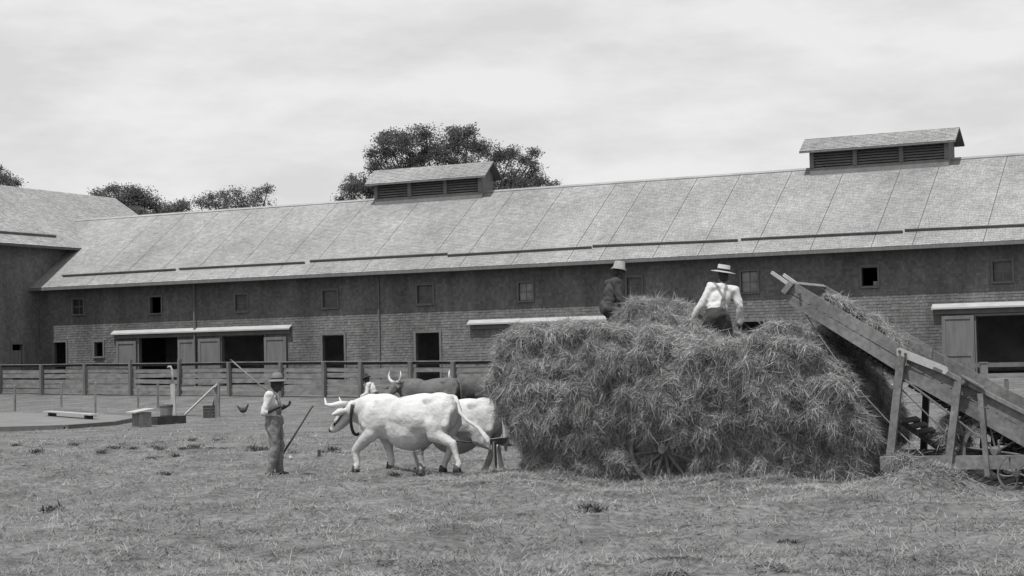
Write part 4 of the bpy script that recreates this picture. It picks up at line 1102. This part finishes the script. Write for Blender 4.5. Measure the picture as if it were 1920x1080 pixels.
# small front crank wheel with curved iron spokes
cs, zs = trainpt(1906, 888, LW - .3); cw = tp(cs, LW - .3, zs); e2 = np.cross(N, [0, 0, 1])
g_ = obj('gear_wheel', MB().lathe([(.27, -.03), (.27, .03), (.245, .03), (.245, -.03), (.27, -.03)], cw, N, 32), M['ironpale'], ldr)
obj('hub', MB().lathe([(0, -.05), (.045, -.05), (.045, .06), (0, .06)], cw, N, 12), M['iron'], g_)
for k in range(5):
    t = 2 * math.pi * k / 5 + .4; pts = [cw + (np.array([0, 0, 1]) * math.cos(t + .5 * f) + e2 * math.sin(t + .5 * f)) * (.03 + .22 * f) for f in np.linspace(0, 1, 6)]; obj('spoke', MB().tube(pts, .014, 6), M['ironpale'], g_)
obj('crank_shaft', MB().tube([cw, cw + N * .5], .025, 8), M['iron'], ldr)
# hay caught on the elevator and around its foot
def hayclump(label, pts, w, n, seed, spread=.2):
    c0 = lp(pts[0][0], pts[0][1], w); pr = []
    for (px, py, r_) in pts:
        q = lp(px, py, w); rr = r_ / 126
        for k in range(3): pr.append(('e', q - c0 + N * random.uniform(-spread, spread), (rr, rr, rr)))
    o = organic('loose_hay', pr, .03, 3, M['haycore'], None, .05, 7); o.location = tuple(c0); thing(o, label, 'loose hay', 'loose hay on and under the loader'); strands_on(o, int(n * 1.3), (.06, .24), (.006, .011), .6, .28, seed)


hayclump('hay riding on the upper part of the loader elevator', [(1530, 557, 8), (1538, 562, 9), (1548, 568, 9), (1556, 574, 9), (1565, 580, 8), (1585, 591, 10), (1603, 602, 10), (1612, 608, 9), (1622, 615, 9), (1632, 622, 9), (1642, 629, 9), (1653, 636, 8), (1664, 643, 7)], .1, 3400, 11, .4)
hayclump('hay hanging below the lower half of the elevator around the second upright', [(1768, 790, 10), (1765, 815, 10), (1782, 800, 12), (1790, 830, 12), (1785, 858, 16), (1775, 875, 14), (1800, 862, 12), (1815, 790, 9)], -.3, 4200, 12)
hayclump('dark hay hanging from the underside of the elevator above the load', [(1500, 578, 9), (1520, 596, 12), (1540, 612, 14), (1560, 625, 16), (1580, 642, 16), (1600, 655, 16), (1620, 672, 14), (1640, 688, 10)], .3, 5000, 13)
hayclump('hay draped over the base beam beside the front upright of the loader', [(1678, 857, 6), (1695, 860, 7), (1710, 862, 6)], LW - .05, 1200, 14, .05)


# ------------------------------------------------------------------ men on the load
sB, zB = trainpt(1352, 497, .3); pB = tp(sB, .3, 0)
LEAN = dict(STAND); LEAN.update(pelvis=(-.05, .12, .93), chest=(.05, .03, 1.2), neck=(.11, -.03, 1.4), head=(.17, -.07, 1.53), hup=(.2, -.14, 1), face=(1, .1, -.3), shl=(.06, .145, 1.375), shr=(.06, -.215, 1.315), ell=(.06, .30, 1.12), wrl=(.18, .42, .91), hil=(-.04, .2, .90), hir=(-.04, .03, .90), elr=(.0, -.27, 1.08), wrr=(.08, -.29, .84), knl=(.12, .14, .48), anl=(.02, .16, .09), knr=(.06, -.13, .48), anr=(-.1, -.15, .09))
zf = zB - 1.70 * 1.1
B_, PB, upB, fwB, slB = person('man seen from behind on the load in a white shirt, crossed braces and straw boater', (pB[0], pB[1], zf), math.atan2(.98, -.17), LEAN, 'skin', 'shirt', 'trousers', True, .95)
B_.scale = (1.1,) * 3
hat(B_, PB(-.02, 0, .078), unit(upB - fwB * .30), BOATER, 'straw_hat', [(.0955, .045), (.0985, .012), (.0965, .01)])
for sy in (1, -1): strap(B_, slB, [(.13, sy * .09, 1.36), (.03, sy * .1, 1.48), (-.06, sy * .06, 1.36), (-.11, 0, 1.22), (-.2, -sy * .06, 1.02), (-.22, -sy * .08, .97)], 'braces', .04)

sC, zC = trainpt(1160, 497, .55); pC = tp(sC - .12, .55, 0)
JC = dict(STAND); JC.update(pelvis=(-.1, 0, .92), chest=(-.02, 0, 1.2), neck=(.07, 0, 1.41), head=(.13, 0, 1.545), hup=(.15, 0, 1), face=(1, 0, -.25), shl=(.0, .18, 1.36), shr=(.0, -.18, 1.36), elr=(.0, -.26, 1.08), wrr=(.16, -.22, .93), ell=(.1, .25, 1.1), wrl=(.3, .15, .98), knl=(.1, .12, .48), anl=(.0, .13, .09), knr=(.0, -.12, .48), anr=(-.15, -.12, .09))
C_, PC, upC, fwC, slC = person('man in a dark jacket and pale felt hat standing behind the heap of hay', (pC[0], pC[1], zC - 1.66), R(22), JC, 'skind', 'shirtdark', 'trousers', True, .93)
hat(C_, PC(-.012, 0, .07), unit(upC + fwC * .05), BUCKET, 'felt')
strap(C_, slC, [(.10, -.10, 1.42), (.13, -.12, 1.3), (.13, -.12, 1.15), (.1, -.12, 1.0)], 'pale', .045)
wq = np.array(JC['wrr']) * .8 + np.array(JC['elr']) * .2; dq = unit(np.array(JC['wrr']) - np.array(JC['elr'])); obj('cuff', MB().lathe([(.058, -.045), (.066, -.04), (.064, .045), (.05, .05)], wq, dq, 16), M['shirt'], C_, True, True)


def world(o, p): p = np.asarray(p) * o.scale[0]; c, s = math.cos(o.rotation_euler.z), math.sin(o.rotation_euler.z); return np.array(o.location) + np.array([p[0] * c - p[1] * s, p[0] * s + p[1] * c, p[2]])


# hay fork in the right man's hands
hL = world(B_, LEAN['wrl']) + np.array([-.04, .06, -.07]); d_ = unit(np.array([-.86, .15, .12])); fk = empty('hay_fork', hL); thing(fk, 'hay fork held low by the man in the boater, its head in the heap', 'fork')
obj('handle', MB().tube([hL - d_ * .35, hL + d_ * .75], [.017, .016], 8), M['wood'], fk, smooth=True)
for k in (-1, 0, 1): obj('tine', MB().tube([hL + d_ * .74, hL + d_ * .82 + N * k * .06, hL + d_ * 1.08 + N * k * .07 + np.array([0, 0, -.03])], [.012, .009, .004], 6), M['iron'], fk)

# ------------------------------------------------------------------ yard things at the left
def ybase(px, py): p = onz(px, py, 0); p[2] = float(gz(p[0], p[1])); return p


# box with a white lid
b = ybase(266, 800); bx = empty('feed_box', b); thing(bx, 'small wooden box with a pale tilted lid beside the end of the pad', 'box')
e1 = unit(np.array([.75, .66, 0])); e2 = np.array([-e1[1], e1[0], 0]); zz = np.array([0, 0, 1.0])
for (c_, ax, hx, nm) in ((e1 * .21, e2, .24, 'side'), (-e1 * .21, e2, .24, 'side'), (e2 * .225, e1, .195, 'side'), (-e2 * .225, e1, .195, 'side')): obj(nm, MB().obox(b + c_ + zz * .24, ax * hx, np.cross(ax, zz) * .014, zz * .25), M['wood'] if nm else M['wood'], bx)
obj('lid', MB().obox(b + zz * .545 - e1 * .05, e1 * .36 + zz * .05, e2 * .33, zz * .02), M['pale'], bx)
obj('bottom', MB().obox(b + zz * .03, e1 * .19, e2 * .2, zz * .015), M['wood'], bx)
# trough
a, c = ybase(287, 796), ybase(341, 792); tr_ = empty('trough', (a + c) / 2); thing(tr_, 'long dark water trough lying on the ground between the box and the leaning plank', 'trough')
d = unit(c - a); s_ = np.array([-d[1], d[0], 0])
for k in (-1, 1): obj('side', MB().obox((a + c) / 2 + s_ * k * .16 + zz * .13, d * np.linalg.norm(c - a) / 2, s_ * .02, zz * .14), M['darkwood'], tr_)
for e in (a, c): obj('end', MB().obox(e + zz * .12 + d * (.03 if e is a else -.03), d * .02, s_ * .14, zz * .13), M['darkwood'], tr_)
obj('bottom', MB().obox((a + c) / 2 + zz * .03, d * (np.linalg.norm(c - a) / 2 - .06), s_ * .14, zz * .015), M['darkwood'], tr_)
# tub
b = ybase(312, 784); tb = empty('wooden_tub', b); thing(tb, 'upright wooden tub with dark hoops standing behind the trough', 'tub')
n_ = 16
for k in range(n_):
    t = 2 * math.pi * (k + .5) / n_; rd = np.array([math.cos(t), math.sin(t), 0]); tg = np.array([-rd[1], rd[0], 0])
    obj('stave', MB().prism([b + rd * .21 - tg * .040, b + rd * .21 + tg * .040, b + rd * .255 + tg * .048 + zz * .52, b + rd * .255 - tg * .048 + zz * .52], rd * -.02), M['wood'], tb)
for z_ in (.1, .44): obj('hoop', MB().lathe([(.222 + z_ * .085, -.02), (.226 + z_ * .085, .02)], b + zz * z_, None, 24), M['iron'], tb)
obj('bottom', MB().lathe([(0, .05), (.2, .05), (.2, .03)], b, None, 16), M['wood'], tb)
# standpipe with a gooseneck
b = ybase(326, 779); D_p = b[1]; sp_ = empty('standpipe', b); thing(sp_, 'tall pale standpipe with a curved spout rising above the fence', 'standpipe')
pts = [b, at(324, 720, D_p), at(323.5, 702, D_p), at(322.5, 693, D_p), at(319.5, 687, D_p), at(316, 687.5, D_p), at(314.5, 690, D_p)]
obj('pipe', MB().tube([pts[1], pts[2], pts[3], pts[4], pts[5], pts[6]], .04, 8), M['pale'], sp_, smooth=True); obj('casing', MB().beam(pts[0], pts[1], .17, .17, (0, 1, 0)), M['pale'], sp_)
# post with a plank leaning on it
b = ybase(407, 782); pq = empty('short_post', b); thing(pq, 'short pale post that props the top of the leaning plank', 'post')
topz = at(407, 717, b[1]); obj('post', MB().beam(b, topz, .19, .19, (0, 1, 0)), M['wood'], pq); obj('brace', MB().beam(b + np.array([-.28, 0.1, 0.0]), b * .35 + topz * .65 + np.array([-.05, .1, 0]), .07, .07, (0, 1, 0)), M['darkwood'], pq)
lp0 = ybase(347, 780); lpk = MB().beam(lp0 + zz * .04, at(405, 722, b[1] - .14), .22, .05, unit(np.array([-.7, -.35, .7]))); thing(obj('leaning_plank', lpk, M['pale']), 'long bleached plank leaning up from the ground onto the short post', 'plank')
# bucket like dark crate
b = ybase(392, 784); ct = empty('dark_crate', b); thing(ct, 'dark slatted crate standing at the foot of the short post', 'crate')
for k in range(4):
    obj('slat', MB().obox(b + np.array([0, -.17, .06 + k * .115]), (.19, 0, 0), (0, .012, 0), (0, 0, .05)), M['darkwood'], ct); obj('slat', MB().obox(b + np.array([0, .17, .06 + k * .115]), (.19, 0, 0), (0, .012, 0), (0, 0, .05)), M['darkwood'], ct)
    for sx_ in (-1, 1): obj('slat', MB().obox(b + np.array([sx_ * .175, 0, .06 + k * .115]), (.012, 0, 0), (0, .155, 0), (0, 0, .05)), M['darkwood'], ct)
obj('floor', MB().obox(b + zz * .02, (.16, 0, 0), (0, .15, 0), (0, 0, .01)), M['darkwood'], ct)
# plank on the pad
a = onz(88, 779.5, pz); c = onz(178, 786.5, pz); a[2] = c[2] = pz; lo_p = empty('loose_plank', (a + c) / 2); thing(lo_p, 'long loose plank lying on two battens over the pale pad', 'plank')
obj('plank', MB().beam(a + zz * .17, c + zz * .17, .34, .05), M['pale'], lo_p); d = unit(c - a); s_ = np.array([-d[1], d[0], 0])
for f in (.12, .88): obj('batten', MB().obox(a + (c - a) * f + zz * .072, d * .05, s_ * .16, zz * .072), M['darkwood'], lo_p)
# thin stakes
stk = None
for i, (px, yt, yb) in enumerate(((115, 717, 772), (179, 716, 786), (259, 726, 772), (296, 716, 772), (28, 722, 776))):
    p = ybase(px, yb); h = at(px, yt, p[1])[2] - p[2]
    if stk is None:
        stk = empty('thin_stake', p); obj('pole', MB().beam((0, 0, -.15), (.02, 0, 1.35), .075, .075, (0, 1, 0)), M['wood'], stk, True); obj('point', MB().prism([(-.018, -.037, 1.351), (.057, -.037, 1.351), (.057, .037, 1.351), (-.018, .037, 1.351)], (0, 0, .03)), M['pale'], stk, True); s = stk
    else:
        s = stk.copy(); COL.objects.link(s)
        for ch in stk.children: q = ch.copy(); COL.objects.link(q); q.parent = s
    s.location = tuple(p); s.scale = (1, 1, h / 1.38); s.rotation_euler = (0, 0, .2 * i)
    thing(s, ['thin stake between the first two fence posts from the left', 'thin stake standing over the middle of the loose plank end', 'thin stake just behind the box with the pale lid', 'thin stake just left of the wooden tub', 'leftmost thin stake beside the pale pad'][i], 'stake', 'thin stakes in front of the board fence')
# stub and stone
b = ybase(598, 862); o = obj('stake_stub', MB().beam(b - zz * .1, b + np.array([.01, 0, .13]), .06, .06, (0, 1, 0)), M['darkwood']); thing(o, 'short dark stake stub in the grass below the white ox\'s muzzle', 'stake')
b = ybase(545, 867); o = organic('white_stone', [('e', (0, 0, .02), (.035, .03, .045)), ('e', (.02, .01, .015), (.03, .03, .02))], .008, 1, M['stone'], None, .01, 20); o.location = tuple(b); thing(o, 'small white stone on the ground to the right of the driver\'s legs', 'stone')
# hen
b = ybase(456, 780); hn = organic('hen', [('e', (0, 0, .19), (.14, .085, .10)), ('c', (.1, 0, .23), .06, (.17, 0, .36), .035), ('e', (.185, 0, .38), (.045, .032, .035)), ('c', (-.1, 0, .23), .06, (-.22, 0, .36), .02), ('c', (-.1, .03, .22), .04, (-.2, .03, .32), .015), ('e', (-.02, .08, .19), (.1, .02, .065)), ('e', (-.02, -.08, .19), (.1, .02, .065))], .014, 2, M['hen'])
hn.location = tuple(b); hn.rotation_euler = (0, 0, R(8)); thing(hn, 'dark hen walking on the pale ground left of the driver', 'hen')
for sy in (.035, -.035): obj('leg', MB().tube([(.0, sy, .12), (.015, sy, .0), (.06, sy, .005)], .008, 5), M['ironpale'], hn, True)
obj('beak', MB().tube([(.22, 0, .375), (.255, 0, .365)], [.014, .003], 6), M['horn'], hn, True); obj('comb', MB().obox((.185, 0, .42), (.03, 0, 0), (0, .005, 0), (0, 0, .018)), M['trim'], hn, True)

# weed tufts
n_ = 110; P0 = np.stack([rng.normal(0, .10, n_), rng.normal(0, .09, n_), .06 * rng.random(n_) - .01], 1); th = rng.random(n_) * 6.28; ti = .1 + .8 * rng.random(n_)
dd = np.stack([np.cos(th) * np.cos(ti), np.sin(th) * np.cos(ti), np.sin(ti)], 1)
V, F = blades(P0, dd, .05 + .09 * rng.random(n_), .02 + .025 * rng.random(n_), np.tile([0, 0, 1.0], (n_, 1)), -.4 * rng.random(n_)); tuft_me = mesh_np('weed_tuft', V, F)
TUFTS = [(30, 832), (92, 830), (70, 843), (190, 850), (215, 845), (250, 845), (290, 840), (300, 847), (342, 843), (365, 842), (395, 843), (420, 840), (475, 848), (493, 846), (360, 824), (300, 826), (550, 848), (606, 851), (330, 858), (285, 866), (310, 888), (640, 846), (625, 843), (140, 832), (228, 830), (410, 822), (95, 955), (1103, 955), (1112, 962), (1480, 1005), (1010, 890), (980, 893), (790, 893), (740, 895)]
t0_ = None
for (px, py) in TUFTS:
    p = ybase(px, py + 3)
    if t0_ is None: t0_ = link('weed_tuft', tuft_me, M['weed']); o = t0_
    else: o = t0_.copy(); COL.objects.link(o)
    o.location = tuple(p); o.rotation_euler = (0, 0, random.uniform(0, 6.28)); s = random.uniform(.5, 1.05); o.scale = (s * 1.15, s * 1.0, s * 1.35)
    thing(o, 'dark leafy weed tuft growing in the mown field', 'weed', 'weed tufts in the field')
print('DONE')
